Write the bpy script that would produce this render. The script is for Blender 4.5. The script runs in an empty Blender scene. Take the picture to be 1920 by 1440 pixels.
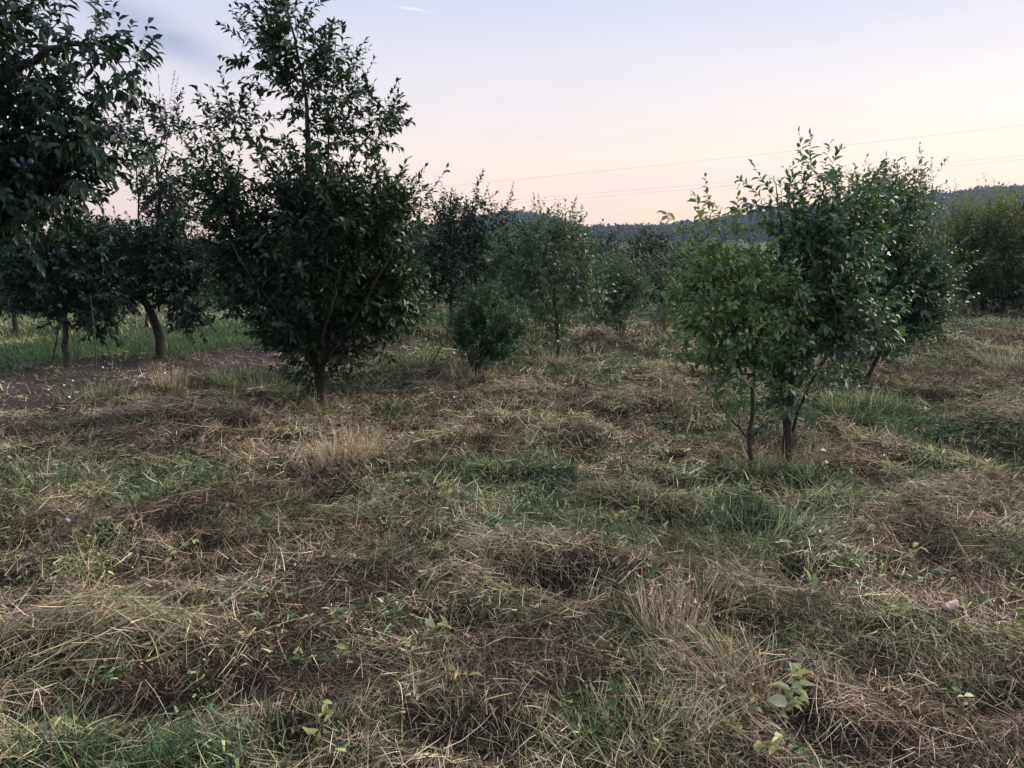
import bpy, math
import numpy as np
from mathutils import Vector, Matrix

# ------------------------------------------------------------------ camera, sky, sun, exposure
scene = bpy.context.scene
C = scene.collection
EYE = 1.6                      # eye height of the photographer
FPX = 1423.0                   # focal length in photo pixels (1920 wide)
PITCH = math.radians(10.74)    # looking slightly down

cam_d = bpy.data.cameras.new('camera')
cam_d.sensor_width = 36.0
cam_d.lens = 36.0 * FPX / 1920.0
cam_d.clip_start = 0.05
cam_d.clip_end = 6000.0
cam = bpy.data.objects.new('camera', cam_d)
C.objects.link(cam)
cam.location = (0, 0, EYE)
cam.rotation_euler = (math.radians(90) - PITCH, 0, 0)
scene.camera = cam

SUN_AZ = math.radians(60)      # sunset glow: to the right of the view, clockwise from +Y
SUN_EL = math.radians(17)

world = bpy.data.worlds.new('World')
scene.world = world
world.use_nodes = True
nt = world.node_tree
nt.nodes.clear()
W = nt.nodes.new
L = nt.links.new


def ramp(tree, stops, interp='LINEAR'):
    r = tree.nodes.new('ShaderNodeValToRGB')
    r.color_ramp.interpolation = interp
    el = r.color_ramp.elements
    while len(el) > 1:
        el.remove(el[-1])
    el[0].position = stops[0][0]
    el[0].color = (*stops[0][1], 1)
    for p, c in stops[1:]:
        e = el.new(p)
        e.color = (*c, 1)
    return r


def math_node(tree, op, a, b=None, c=None, clamp=False):
    m = tree.nodes.new('ShaderNodeMath')
    m.operation = op
    m.use_clamp = clamp
    for i, v in enumerate((a, b, c)):
        if v is None:
            continue
        if isinstance(v, (int, float)):
            m.inputs[i].default_value = v
        else:
            tree.links.new(v, m.inputs[i])
    return m.outputs[0]


def mix_col(tree, fac, a, b, blend='MIX'):
    m = tree.nodes.new('ShaderNodeMix')
    m.data_type = 'RGBA'
    m.blend_type = blend
    for sock, v in ((m.inputs[0], fac), (m.inputs[6], a), (m.inputs[7], b)):
        if isinstance(v, (int, float)):
            sock.default_value = v
        elif isinstance(v, tuple):
            sock.default_value = (*v, 1)
        else:
            tree.links.new(v, sock)
    return m.outputs[2]


tc = W('ShaderNodeTexCoord')
sep = W('ShaderNodeSeparateXYZ')
L(tc.outputs['Generated'], sep.inputs[0])
zz = sep.outputs[2]
# dusk gradient on the sunset side and on the far side
warm = ramp(nt, [(0.0, (0.92, 0.59, 0.38)), (0.04, (0.94, 0.68, 0.47)), (0.10, (0.91, 0.75, 0.60)),
                 (0.18, (0.78, 0.71, 0.70)), (0.28, (0.56, 0.58, 0.70)), (0.45, (0.58, 0.63, 0.80)),
                 (1.0, (0.68, 0.76, 0.98))])
cool = ramp(nt, [(0.0, (0.58, 0.46, 0.47)), (0.04, (0.60, 0.50, 0.53)), (0.12, (0.57, 0.53, 0.61)),
                 (0.22, (0.49, 0.51, 0.64)), (0.32, (0.44, 0.48, 0.63)), (0.5, (0.52, 0.58, 0.76)),
                 (1.0, (0.68, 0.76, 0.98))])
L(zz, warm.inputs[0]); L(zz, cool.inputs[0])
GLOW_AZ = math.radians(48)
sd = (math.sin(GLOW_AZ), math.cos(GLOW_AZ), 0.0)
dotn = W('ShaderNodeVectorMath'); dotn.operation = 'DOT_PRODUCT'
L(tc.outputs['Generated'], dotn.inputs[0]); dotn.inputs[1].default_value = sd
fac = math_node(nt, 'MULTIPLY_ADD', dotn.outputs['Value'], 0.72, 0.28, clamp=True)
grad = mix_col(nt, fac, cool.outputs[0], warm.outputs[0])
sky = W('ShaderNodeTexSky')
sky.sky_type = 'NISHITA'
sky.sun_disc = False
sky.sun_elevation = SUN_EL
sky.sun_rotation = SUN_AZ
sky.air_density = 1.0
sky.dust_density = 1.2
skyc = mix_col(nt, 1.0, sky.outputs[0], (0.10, 0.10, 0.10), 'MULTIPLY')
base = mix_col(nt, 0.08, grad, skyc)
# thin high cloud: one grey smear high on the left, and faint streaks
mp = W('ShaderNodeMapping'); mp.inputs['Scale'].default_value = (3.0, 3.0, 16.0)
mp.inputs['Rotation'].default_value = (0.0, -0.10, 0.0)
L(tc.outputs['Generated'], mp.inputs[0])
nz = W('ShaderNodeTexNoise'); nz.inputs['Scale'].default_value = 1.6
nz.inputs['Detail'].default_value = 5.0; nz.inputs['Roughness'].default_value = 0.55
L(mp.outputs[0], nz.inputs['Vector'])
cl = ramp(nt, [(0.50, (0, 0, 0)), (0.78, (1, 1, 1))])
L(nz.outputs[0], cl.inputs[0])


def sky_blob(center, along, ra, rb):
    """soft elliptical mask round a sky direction (a cloud's own place in the sky)"""
    c = Vector(center).normalized()
    a = Vector(along); a = (a - c * a.dot(c)).normalized()
    b = c.cross(a)
    outs = []
    for v, r in ((a, ra), (b, rb)):
        d = W('ShaderNodeVectorMath'); d.operation = 'DOT_PRODUCT'
        L(tc.outputs['Generated'], d.inputs[0]); d.inputs[1].default_value = v / r
        outs.append(math_node(nt, 'POWER', math_node(nt, 'ABSOLUTE', d.outputs['Value']), 2.0))
    s = math_node(nt, 'ADD', outs[0], outs[1])
    front = W('ShaderNodeVectorMath'); front.operation = 'DOT_PRODUCT'
    L(tc.outputs['Generated'], front.inputs[0]); front.inputs[1].default_value = c
    g = math_node(nt, 'GREATER_THAN', front.outputs['Value'], 0.5)
    return math_node(nt, 'MULTIPLY', math_node(nt, 'EXPONENT', math_node(nt, 'MULTIPLY', s, -1.0)), g)


def sky_dir(px, py):
    u, v = (px - 960) / FPX, (720 - py) / FPX
    return Vector((u, math.cos(PITCH) + v * math.sin(PITCH), -math.sin(PITCH) + v * math.cos(PITCH))).normalized()


cb = sky_blob(sky_dir(285, 58), sky_dir(345, 85) - sky_dir(225, 30), 0.075, 0.020)
cm = math_node(nt, 'MULTIPLY', cb, math_node(nt, 'MULTIPLY_ADD', nz.outputs[0], 1.3, -0.12, clamp=True))
base = mix_col(nt, math_node(nt, 'MULTIPLY', cm, 1.5, clamp=True), base, (0.29, 0.33, 0.46))
base = mix_col(nt, math_node(nt, 'MULTIPLY', cl.outputs[0], 0.16), base, (0.45, 0.46, 0.58))
ct = sky_blob(sky_dir(775, 17), sky_dir(800, 21) - sky_dir(750, 13), 0.018, 0.0013)      # short contrail
base = mix_col(nt, math_node(nt, 'MULTIPLY', ct, 0.55), base, (0.84, 0.78, 0.76))
bg = W('ShaderNodeBackground'); bg.inputs['Strength'].default_value = 0.92
L(base, bg.inputs[0])
wo = W('ShaderNodeOutputWorld'); L(bg.outputs[0], wo.inputs[0])

sun_d = bpy.data.lights.new('sun', 'SUN')
sun_d.energy = 5.0
sun_d.angle = math.radians(55)
sun_d.color = (1.0, 0.85, 0.73)
sun = bpy.data.objects.new('sun', sun_d); C.objects.link(sun)
to_sun = Vector((math.sin(SUN_AZ) * math.cos(SUN_EL), math.cos(SUN_AZ) * math.cos(SUN_EL), math.sin(SUN_EL)))
sun.rotation_euler = to_sun.to_track_quat('Z', 'Y').to_euler()

scene.view_settings.view_transform = 'Standard'
scene.view_settings.look = 'None'
scene.view_settings.exposure = 0.58
scene.view_settings.gamma = 1.0
scene.cycles.max_bounces = 4
scene.cycles.diffuse_bounces = 2
scene.cycles.glossy_bounces = 1
scene.cycles.transmission_bounces = 2
scene.cycles.volume_bounces = 0
scene.cycles.transparent_max_bounces = 4

# ------------------------------------------------------------------ helpers
CP, SP = math.cos(PITCH), math.sin(PITCH)


def ray(px, py):
    u, v = (px - 960) / FPX, (720 - py) / FPX
    return np.array((u, CP + v * SP, -SP + v * CP))


def ground(px, py):
    """point of the level field seen at a photo pixel"""
    d = ray(px, py)
    return d[0] * EYE / -d[2], d[1] * EYE / -d[2]


def at(px, py, Y):
    d = ray(px, py)
    t = Y / d[1]
    return np.array((d[0] * t, Y, EYE + d[2] * t))


def hash2(ix, iy, seed):
    n = (ix.astype(np.int64) * 374761393 + iy.astype(np.int64) * 668265263 + seed * 974634777) & 0x7fffffff
    n = ((n ^ (n >> 13)) * 1274126177) & 0x7fffffff
    return ((n ^ (n >> 16)) & 0xffff) / 65535.0


def vnoise(x, y, scale, seed=0):
    x = np.asarray(x, float) / scale; y = np.asarray(y, float) / scale
    ix = np.floor(x); iy = np.floor(y)
    fx = x - ix; fy = y - iy
    fx = fx * fx * (3 - 2 * fx); fy = fy * fy * (3 - 2 * fy)
    a = hash2(ix, iy, seed); b = hash2(ix + 1, iy, seed)
    c = hash2(ix, iy + 1, seed); d = hash2(ix + 1, iy + 1, seed)
    return (a * (1 - fx) + b * fx) * (1 - fy) + (c * (1 - fx) + d * fx) * fy


def fbm(x, y, scale, seed=0, oct=3):
    s = 0; a = 0.5; t = 0
    for i in range(oct):
        s = s + a * vnoise(x, y, scale, seed + i * 17); t += a
        a *= 0.5; scale *= 0.5
    return s / t


# heaps of cut hay: photo foot point, half axes (m), height (m), twist
HEAPS = [
    (190, 1215, 0.48, 0.30, 0.15, 0.2), (955, 1050, 0.42, 0.24, 0.14, -0.1), (1360, 1120, 0.36, 0.30, 0.12, 0.3),
    (1240, 770, 0.75, 0.40, 0.24, 0.1), (650, 880, 0.50, 0.34, 0.13, -0.2), (1480, 950, 0.55, 0.35, 0.16, 0.0),
    (1880, 800, 0.55, 0.40, 0.22, 0.2), (1180, 945, 0.55, 0.26, 0.11, -0.15), (960, 885, 0.45, 0.28, 0.11, 0.1),
    (1070, 820, 0.60, 0.30, 0.12, 0.2), (330, 790, 0.8, 0.35, 0.12, 0.15), (700, 1330, 0.45, 0.2, 0.06, 0.3),
    (960, 740, 0.7, 0.3, 0.12, 0.0), (1700, 930, 0.6, 0.3, 0.10, 0.4), (1180, 700, 0.8, 0.4, 0.16, 0.1),
    (360, 960, 0.5, 0.3, 0.10, 0.5), (1780, 660, 1.0, 0.6, 0.2, 0.0), (1290, 660, 0.9, 0.5, 0.16, 0.3),
    (760, 850, 0.35, 0.22, 0.07, 0.3), (1130, 1190, 0.35, 0.22, 0.09, -0.3),
]
HOLLOWS = [(1045, 1095, .22, .13, -.20, 0.1), (800, 885, .34, .16, -.20, 0.1), (1245, 800, .40, .18, -.22, 0.0), (1190, 972, .30, .12, -.18, -.1), (955, 905, .20, .11, -.16, 0),
           (60, 1335, .22, .10, -.16, .2), (1500, 1085, .22, .14, -.18, .3), (855, 1180, .16, .09, -.14, 0), (340, 1068, .22, .10, -.14, 0), (1090, 845, .3, .14, -.14, .1),
           (1600, 880, .25, .12, -.12, .2), (1720, 1000, .25, .12, -.12, .3), (1000, 725, .5, .18, -.14, 0), (640, 945, .25, .12, -.12, .2), (300, 1240, .16, .09, -.12, .3), (1890, 850, .4, .16, -.16, 0)]
HEAPS = [(*ground(px, py), a, b, h, r) for px, py, a, b, h, r in HEAPS + HOLLOWS]
N_HEAPS = len(HEAPS) - len(HOLLOWS)


def soil_s(x, y):
    """signed distance (m) from the middle of the bare soil strip, positive towards the orchard"""
    w = (fbm(x, y, 1.6, 5) - 0.5) * 1.1 + (fbm(x, y, 0.35, 6, 2) - 0.5) * 0.7
    return (np.asarray(x) + 6.0) * -0.67 + (np.asarray(y) - 8.6) * 0.74 + w


def pocket(x, y):
    """1 in the small hollows between the tufts, 0 elsewhere"""
    return np.clip((0.39 - vnoise(x, y, 0.24, 55) * 0.65 - vnoise(x, y, 0.6, 57) * 0.35) / 0.16, 0, 1)


def hollow(x, y):
    o = np.zeros_like(np.asarray(x, float))
    for hx, hy, a, b, h, rt in HEAPS[N_HEAPS:]:
        c, sn = math.cos(rt), math.sin(rt)
        dx, dy = x - hx, y - hy
        o = np.maximum(o, np.exp(-(((dx * c + dy * sn) / a) ** 2 + ((-dx * sn + dy * c) / b) ** 2) * 1.2))
    return o


def height(x, y):
    x = np.asarray(x, float); y = np.asarray(y, float)
    r = np.hypot(x, y)
    k = np.clip((60 - r) / 40, 0, 1)
    s = (x + 6.0) * -0.67 + (y - 8.6) * 0.74
    rough = np.where(s > 0.5, 0.5, 1.0)
    z = (fbm(x, y, 1.3, 1) - 0.5) * 0.09 + (fbm(x * .45 + y * .2, y, 0.9, 3, 2) - .5) * .05 + (fbm(x, y, 0.5, 2, 2) - 0.5) * 0.13 * rough
    z = z - 0.07 * pocket(x, y) * rough
    for hx, hy, a, b, h, rt in HEAPS:
        dx, dy = x - hx, y - hy
        c, sn = math.cos(rt), math.sin(rt)
        u, v = (dx * c + dy * sn) / a, (-dx * sn + dy * c) / b
        d = u * u + v * v
        z = z + np.where(d < 6, (0.45 if h > 0 else 0.4) * h * np.exp(-d * 1.3), 0)
    return z * k


def gz(x, y):
    return float(height(np.array([x]), np.array([y]))[0])


def link(o, parent=None):
    C.objects.link(o)
    if parent is not None:
        o.parent = parent
    return o


def make_mesh(name, verts, tris, mat, attrs=None, smooth=False):
    verts = np.asarray(verts, np.float32); tris = np.asarray(tris, np.int32)
    me = bpy.data.meshes.new(name)
    me.vertices.add(len(verts)); me.vertices.foreach_set('co', verts.ravel())
    n, k = tris.shape
    me.loops.add(n * k); me.loops.foreach_set('vertex_index', tris.ravel())
    me.polygons.add(n)
    me.polygons.foreach_set('loop_start', np.arange(0, n * k, k, dtype=np.int32))
    if smooth:
        me.polygons.foreach_set('use_smooth', np.ones(n, bool))
    for an, v in (attrs or {}).items():
        a = me.attributes.new(an, 'FLOAT', 'POINT')
        a.data.foreach_set('value', np.asarray(v, np.float32))
    me.materials.append(mat)
    me.update()
    return me


def mesh_obj(name, me, parent=None):
    return link(bpy.data.objects.new(name, me), parent)


def tag(o, label=None, cat=None, group=None, kind=None):
    if label: o['label'] = label
    if cat: o['category'] = cat
    if group: o['group'] = group
    if kind: o['kind'] = kind
    return o


def thing(name, loc, label, cat, group=None):
    o = bpy.data.objects.new(name, None)
    o.empty_display_size = 0.1
    o.location = loc
    link(o)
    return tag(o, label, cat, group)


def norm(v):
    return v / np.maximum(np.linalg.norm(v, axis=-1, keepdims=True), 1e-9)


# ------------------------------------------------------------------ materials
def new_mat(name):
    m = bpy.data.materials.new(name); m.use_nodes = True
    m.node_tree.nodes.clear()
    return m, m.node_tree


def attr(tree, name, kind='GEOMETRY'):
    a = tree.nodes.new('ShaderNodeAttribute'); a.attribute_type = kind; a.attribute_name = name
    return a


def noise(tree, scale, detail=3, rough=0.5, coord='Object'):
    t = tree.nodes.new('ShaderNodeTexCoord')
    n = tree.nodes.new('ShaderNodeTexNoise')
    n.inputs['Scale'].default_value = scale; n.inputs['Detail'].default_value = detail
    n.inputs['Roughness'].default_value = rough
    tree.links.new(t.outputs[coord], n.inputs['Vector'])
    return n.outputs[0]


def principled(tree, col, rough=0.6, spec=0.4, normal=None):
    p = tree.nodes.new('ShaderNodeBsdfPrincipled')
    if isinstance(col, tuple): p.inputs['Base Color'].default_value = (*col, 1)
    else: tree.links.new(col, p.inputs['Base Color'])
    p.inputs['Roughness'].default_value = rough
    p.inputs['Specular IOR Level'].default_value = spec
    if normal is not None: tree.links.new(normal, p.inputs['Normal'])
    return p.outputs[0]


def bump(tree, h, strength=0.4, dist=0.02):
    b = tree.nodes.new('ShaderNodeBump'); b.inputs['Strength'].default_value = strength
    b.inputs['Distance'].default_value = dist
    tree.links.new(h, b.inputs['Height'])
    return b.outputs[0]


def output(tree, sh):
    o = tree.nodes.new('ShaderNodeOutputMaterial'); tree.links.new(sh, o.inputs[0])


def leaf_mat(name, stops, rough=0.42, trans=0.22, spec=0.5):
    m, t = new_mat(name)
    r = ramp(t, stops)
    t.links.new(attr(t, 'rnd').outputs['Fac'], r.inputs[0])
    ps = principled(t, r.outputs[0], rough, spec)
    tr = t.nodes.new('ShaderNodeBsdfTranslucent')
    t.links.new(mix_col(t, 1.0, r.outputs[0], (1.0, 1.05, 0.6), 'MULTIPLY'), tr.inputs[0])
    mx = t.nodes.new('ShaderNodeMixShader'); mx.inputs[0].default_value = trans
    t.links.new(ps, mx.inputs[1]); t.links.new(tr.outputs[0], mx.inputs[2])
    output(t, mx.outputs[0])
    return m


def bark_mat(name, a, b):
    m, t = new_mat(name)
    n = noise(t, 28, 4, 0.65)
    r = ramp(t, [(0.3, a), (0.75, b)])
    t.links.new(n, r.inputs[0])
    output(t, principled(t, r.outputs[0], 0.85, 0.2, bump(t, n, 0.7, 0.01)))
    return m


M = {}
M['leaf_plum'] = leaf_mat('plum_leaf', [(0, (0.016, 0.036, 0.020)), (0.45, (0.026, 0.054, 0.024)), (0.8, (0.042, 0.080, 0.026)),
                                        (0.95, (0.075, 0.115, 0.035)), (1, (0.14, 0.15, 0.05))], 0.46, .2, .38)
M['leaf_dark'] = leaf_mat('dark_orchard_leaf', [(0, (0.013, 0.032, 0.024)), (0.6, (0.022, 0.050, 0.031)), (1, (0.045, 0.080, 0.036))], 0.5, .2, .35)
M['leaf_pear'] = leaf_mat('glossy_leaf', [(0, (0.042, 0.085, 0.056)), (0.45, (0.066, 0.125, 0.066)), (0.75, (0.105, 0.17, 0.062)),
                                          (0.93, (0.16, 0.21, 0.065)), (0.975, (0.25, 0.22, 0.06)), (1, (0.45, 0.16, 0.06))], 0.44, 0.3, 0.55)
M['leaf_grey'] = leaf_mat('grey_green_leaf', [(0, (0.045, 0.088, 0.062)), (0.5, (0.076, 0.138, 0.072)), (0.9, (0.14, 0.185, 0.066)),
                                              (1, (0.22, 0.22, 0.075))], 0.44, .28, .55)
M['leaf_sapling'] = leaf_mat('sapling_leaf', [(0, (0.065, 0.125, 0.066)), (0.4, (0.105, 0.185, 0.074)), (0.7, (0.16, 0.235, 0.072)),
                                                (0.93, (0.23, 0.27, 0.080)), (0.985, (0.28, 0.26, 0.07)), (1, (0.45, 0.18, 0.06))], 0.46, 0.32, 0.5)
M['leaf_shrub'] = leaf_mat('shrub_leaf', [(0, (0.038, 0.082, 0.042)), (0.6, (0.070, 0.135, 0.058)), (1, (0.12, 0.19, 0.07))], 0.45)
M['leaf_hedge'] = leaf_mat('hedge_leaf', [(0, (0.036, 0.075, 0.040)), (0.5, (0.125, 0.165, 0.070)), (1, (0.26, 0.27, 0.095))], 0.5, .35)
M['leaf_far'] = leaf_mat('far_leaf', [(0, (0.022, 0.040, 0.024)), (1, (0.05, 0.072, 0.034))], 0.6)
M['leaf_pale'] = leaf_mat('pale_wilted_leaf', [(0, (0.14, 0.21, 0.11)), (0.5, (0.28, 0.34, 0.14)), (0.85, (0.44, 0.46, 0.24)), (1, (0.66, 0.67, 0.54))], 0.65, 0.2, .2)
M['leaf_yellow'] = leaf_mat('yellowing_leaf', [(0, (0.16, 0.19, 0.06)), (0.5, (0.29, 0.29, 0.08)), (0.85, (0.38, 0.35, 0.13)), (1, (0.36, 0.21, 0.06))], 0.5, 0.15)
M['leaf_weed'] = leaf_mat('weed_leaf', [(0, (0.035, 0.075, 0.035)), (0.6, (0.070, 0.125, 0.050)), (1, (0.14, 0.18, 0.09))], 0.5)
M['bark'] = bark_mat('dark_bark', (0.025, 0.021, 0.018), (0.085, 0.072, 0.06))
M['bark_grey'] = bark_mat('grey_bark', (0.045, 0.042, 0.040), (0.15, 0.14, 0.13))
M['stem'] = bark_mat('green_stem', (0.10, 0.12, 0.05), (0.26, 0.24, 0.12))
m, t = new_mat('plum_skin')
nn = noise(t, 60, 3)
rr = ramp(t, [(0.35, (0.010, 0.011, 0.024)), (0.62, (0.034, 0.040, 0.080))])
t.links.new(nn, rr.inputs[0])
output(t, principled(t, rr.outputs[0], 0.5, 0.4)); M['plum'] = m
m, t = new_mat('plum_skin_pink')
output(t, principled(t, ramp(t, [(0, (0.20, 0.05, 0.09))]).outputs[0], 0.45, 0.4)); M['plum_pink'] = m


def straw_mat(name, stops, spread=0.5, inst=True, rough=0.7):
    """stems and blades: one tint per clump, a spread of tints between the blades"""
    m, t = new_mat(name)
    rnd = attr(t, 'rnd').outputs['Fac']
    if inst:
        base_t = attr(t, 'tint', 'INSTANCER').outputs['Fac']
        val = attr(t, 'val', 'INSTANCER').outputs['Fac']
    else:
        base_t = attr(t, 'tint').outputs['Fac']
        val = None
    f = math_node(t, 'ADD', base_t, math_node(t, 'MULTIPLY_ADD', rnd, spread, -spread / 2), clamp=True)
    r = ramp(t, stops)
    t.links.new(f, r.inputs[0])
    v = attr(t, 'rv').outputs['Fac']
    if val is not None:
        v = math_node(t, 'MULTIPLY', v, val)
    cc = t.nodes.new('ShaderNodeVectorMath'); cc.operation = 'SCALE'
    t.links.new(r.outputs[0], cc.inputs[0]); t.links.new(v, cc.inputs['Scale'])
    ps = principled(t, cc.outputs[0], rough, 0.3)
    tr = t.nodes.new('ShaderNodeBsdfTranslucent'); t.links.new(cc.outputs[0], tr.inputs[0])
    mx = t.nodes.new('ShaderNodeMixShader'); mx.inputs[0].default_value = 0.2
    t.links.new(ps, mx.inputs[1]); t.links.new(tr.outputs[0], mx.inputs[2])
    output(t, mx.outputs[0])
    return m


HAY = [(0.0, (0.19, 0.128, 0.092)), (0.16, (0.42, 0.305, 0.205)), (0.32, (0.68, 0.545, 0.375)), (0.48, (0.55, 0.505, 0.285)),
       (0.62, (0.28, 0.335, 0.135)), (0.78, (0.110, 0.200, 0.082)), (1.0, (0.052, 0.130, 0.062))]
M['hay'] = straw_mat('cut_hay', HAY, inst=False)

# ground: dark litter and soil under the cut grass, brown-violet bare strip, green orchard turf
m, t = new_mat('field_soil')
tcn = t.nodes.new('ShaderNodeTexCoord')


def gnoise(scale, detail=4, rough=0.6):
    n = t.nodes.new('ShaderNodeTexNoise')
    n.inputs['Scale'].default_value = scale; n.inputs['Detail'].default_value = detail
    n.inputs['Roughness'].default_value = rough
    t.links.new(tcn.outputs['Object'], n.inputs['Vector'])
    return n.outputs[0]


lit = ramp(t, [(0.30, (0.012, 0.010, 0.008)), (0.48, (0.027, 0.021, 0.015)), (0.60, (0.024, 0.025, 0.014)), (0.80, (0.075, 0.060, 0.040))])  # litter coloured extra dark to stand in for shade between the blades
t.links.new(gnoise(9, 6, 0.7), lit.inputs[0])
bare = ramp(t, [(0.3, (0.036, 0.027, 0.026)), (0.55, (0.070, 0.053, 0.049)), (0.75, (0.11, 0.087, 0.076))])
t.links.new(gnoise(14, 6, 0.7), bare.inputs[0])
turf = ramp(t, [(0.3, (0.030, 0.055, 0.022)), (0.6, (0.055, 0.085, 0.032)), (0.8, (0.11, 0.125, 0.055))])
t.links.new(gnoise(1.1, 6, 0.7), turf.inputs[0])
c1 = mix_col(t, attr(t, 'bare').outputs['Fac'], lit.outputs[0], bare.outputs[0])
c2 = mix_col(t, attr(t, 'turf').outputs['Fac'], c1, turf.outputs[0])
output(t, principled(t, c2, 0.95, 0.1, bump(t, gnoise(35, 5, 0.7), 0.9, 0.03)))
M['ground'] = m

# ------------------------------------------------------------------ ground sheet
def steps(lo, hi, d, out_lo, out_hi, ratio=1.16):
    c = list(np.arange(lo, hi, d))
    st, p = d, c[-1]
    while p < out_hi:
        st *= ratio; p += st; c.append(p)
    st, p = d, c[0]
    while p > out_lo:
        st *= ratio; p -= st; c.insert(0, p)
    return np.array(c)


gx = steps(-3.6, 3.6, 0.05, -2400, 2400)
gy = steps(1.5, 7.5, 0.05, -2400, 2400)
X, Y = np.meshgrid(gx, gy)
Z = height(X, Y)
S = soil_s(X, Y)
bare_a = np.clip((S + 2.1) / 0.7, 0, 1) * np.clip((1.1 - S) / 0.3, 0, 1)
bare_a = bare_a * np.clip((-1.3 - X) / 1.2, 0, 1)
turf_a = np.clip((S - 0.75) / 0.4, 0, 1)
idx = np.arange(len(gx) * len(gy)).reshape(len(gy), len(gx))
quads = np.stack([idx[:-1, :-1], idx[:-1, 1:], idx[1:, 1:], idx[1:, :-1]], -1).reshape(-1, 4)
g_me = make_mesh('ground', np.stack([X, Y, Z], -1).reshape(-1, 3), quads, M['ground'],
                 {'bare': bare_a.ravel(), 'turf': turf_a.ravel()}, smooth=True)
tag(mesh_obj('ground', g_me), kind='structure')

# ------------------------------------------------------------------ hills
RIDGE = [(-900, 436), (0, 438), (400, 436), (760, 432), (830, 420), (900, 403), (975, 396), (1040, 404), (1100, 420), (1180, 420),
         (1250, 418), (1340, 407), (1500, 390), (1720, 371), (1920, 358), (2400, 345), (3000, 350)]
rp = np.array(RIDGE, float)
CREST = 760.0
az_k = np.arctan((rp[:, 0] - 960) / (FPX / CP))
hh_k = (444 - rp[:, 1]) / FPX * CREST * 0.98 + EYE - 7.5
na, nr = 160, 40
AZ = np.linspace(-1.0, 1.0, na)
RR = np.linspace(360, 1000, nr)
AA, RB = np.meshgrid(AZ, RR)


def hill_h(a, r):
    H = np.interp(a, az_k, hh_k)
    s = np.clip((r - 380) / (CREST - 380), 0, 1); s = s * s * (3 - 2 * s)
    d = np.clip((r - CREST) / 240, 0, 1)
    x, y = np.sin(a) * r, np.cos(a) * r
    return (H * s) * (1 - 0.9 * d * d) + (fbm(x, y, 90, 31) - 0.5) * 9 * s - 0.5


HX, HY, HZ = np.sin(AA) * RB, np.cos(AA) * RB, hill_h(AA, RB)
idx = np.arange(na * nr).reshape(nr, na)
quads = np.stack([idx[:-1, :-1], idx[:-1, 1:], idx[1:, 1:], idx[1:, :-1]], -1).reshape(-1, 4)
m, t = new_mat('hillside')
r_ = ramp(t, [(0.3, (0.02, 0.032, 0.016)), (0.7, (0.045, 0.06, 0.028))]); t.links.new(noise(t, 0.03, 4), r_.inputs[0])
output(t, principled(t, r_.outputs[0], 0.9, 0.1)); M['hill'] = m
tag(mesh_obj('hills', make_mesh('hills', np.stack([HX, HY, HZ], -1).reshape(-1, 3), quads, M['hill'], smooth=True)), kind='structure')

# ------------------------------------------------------------------ leaves and branches
TPL4 = (np.array([(0, 0, 0), (-.5, .48, .10), (.5, .48, .10), (0, .5, -.02), (0, 1, -.10)], float),
        np.array([(0, 2, 3), (0, 3, 1), (3, 2, 4), (3, 4, 1)]))
TPL8 = (np.array([(0, 0, 0), (-.40, .25, .09), (0, .25, 0), (.40, .25, .09), (-.46, .62, .07), (0, .62, -.03), (.46, .62, .07), (0, 1, -.15)], float),
        np.array([(0, 3, 2), (0, 2, 1), (2, 3, 6), (2, 6, 5), (1, 2, 5), (1, 5, 4), (5, 6, 7), (4, 5, 7)]))


def leaf_arrays(P, D, N, Ln, Wd, tpl):
    tv, tf = tpl
    D = norm(D); S = norm(np.cross(D, N)); N = np.cross(S, D)
    V = (P[:, None] + S[:, None] * tv[None, :, 0, None] * Wd[:, None, None]
         + D[:, None] * tv[None, :, 1, None] * Ln[:, None, None] + N[:, None] * tv[None, :, 2, None] * Ln[:, None, None])
    F = tf[None] + (np.arange(len(P)) * len(tv))[:, None, None]
    return V.reshape(-1, 3), F.reshape(-1, 3)


def tubes(segs, sides_big=6):
    """tapered pieces: (p0, p1, r0, r1) arrays; thin ones get three sides"""
    P0, P1, R0, R1 = segs
    out_v, out_f, off = [], [], 0
    for lo, hi, ns in ((0, 0.006, 3), (0.006, 0.02, 5), (0.02, 9, 8)):
        s = (R0 >= lo) & (R0 < hi)
        if not s.any():
            continue
        p0, p1, r0, r1 = P0[s], P1[s], R0[s], R1[s]
        d = norm(p1 - p0)
        ref = np.where(np.abs(d[:, 2:3]) > 0.9, np.array([[1.0, 0, 0]]), np.array([[0, 0, 1.0]]))
        a = norm(np.cross(d, ref)); b = np.cross(d, a)
        th = np.arange(ns) * 2 * math.pi / ns
        ring = a[:, None] * np.cos(th)[None, :, None] + b[:, None] * np.sin(th)[None, :, None]
        # small overlap so that joints stay closed
        v0 = (p0 - d * r0[:, None] * 0.3)[:, None] + ring * r0[:, None, None]
        v1 = (p1 + d * r1[:, None] * 0.3)[:, None] + ring * r1[:, None, None]
        n = len(p0)
        V = np.concatenate([v0, v1], 1).reshape(-1, 3)
        i = np.arange(ns); j = (i + 1) % ns
        f1 = np.stack([i, j, j + ns], -1); f2 = np.stack([i, j + ns, i + ns], -1)
        F = np.concatenate([f1, f2])[None] + (np.arange(n) * 2 * ns)[:, None, None]
        out_v.append(V); out_f.append(F.reshape(-1, 3) + off); off += len(V)
    return np.concatenate(out_v), np.concatenate(out_f)


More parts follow.
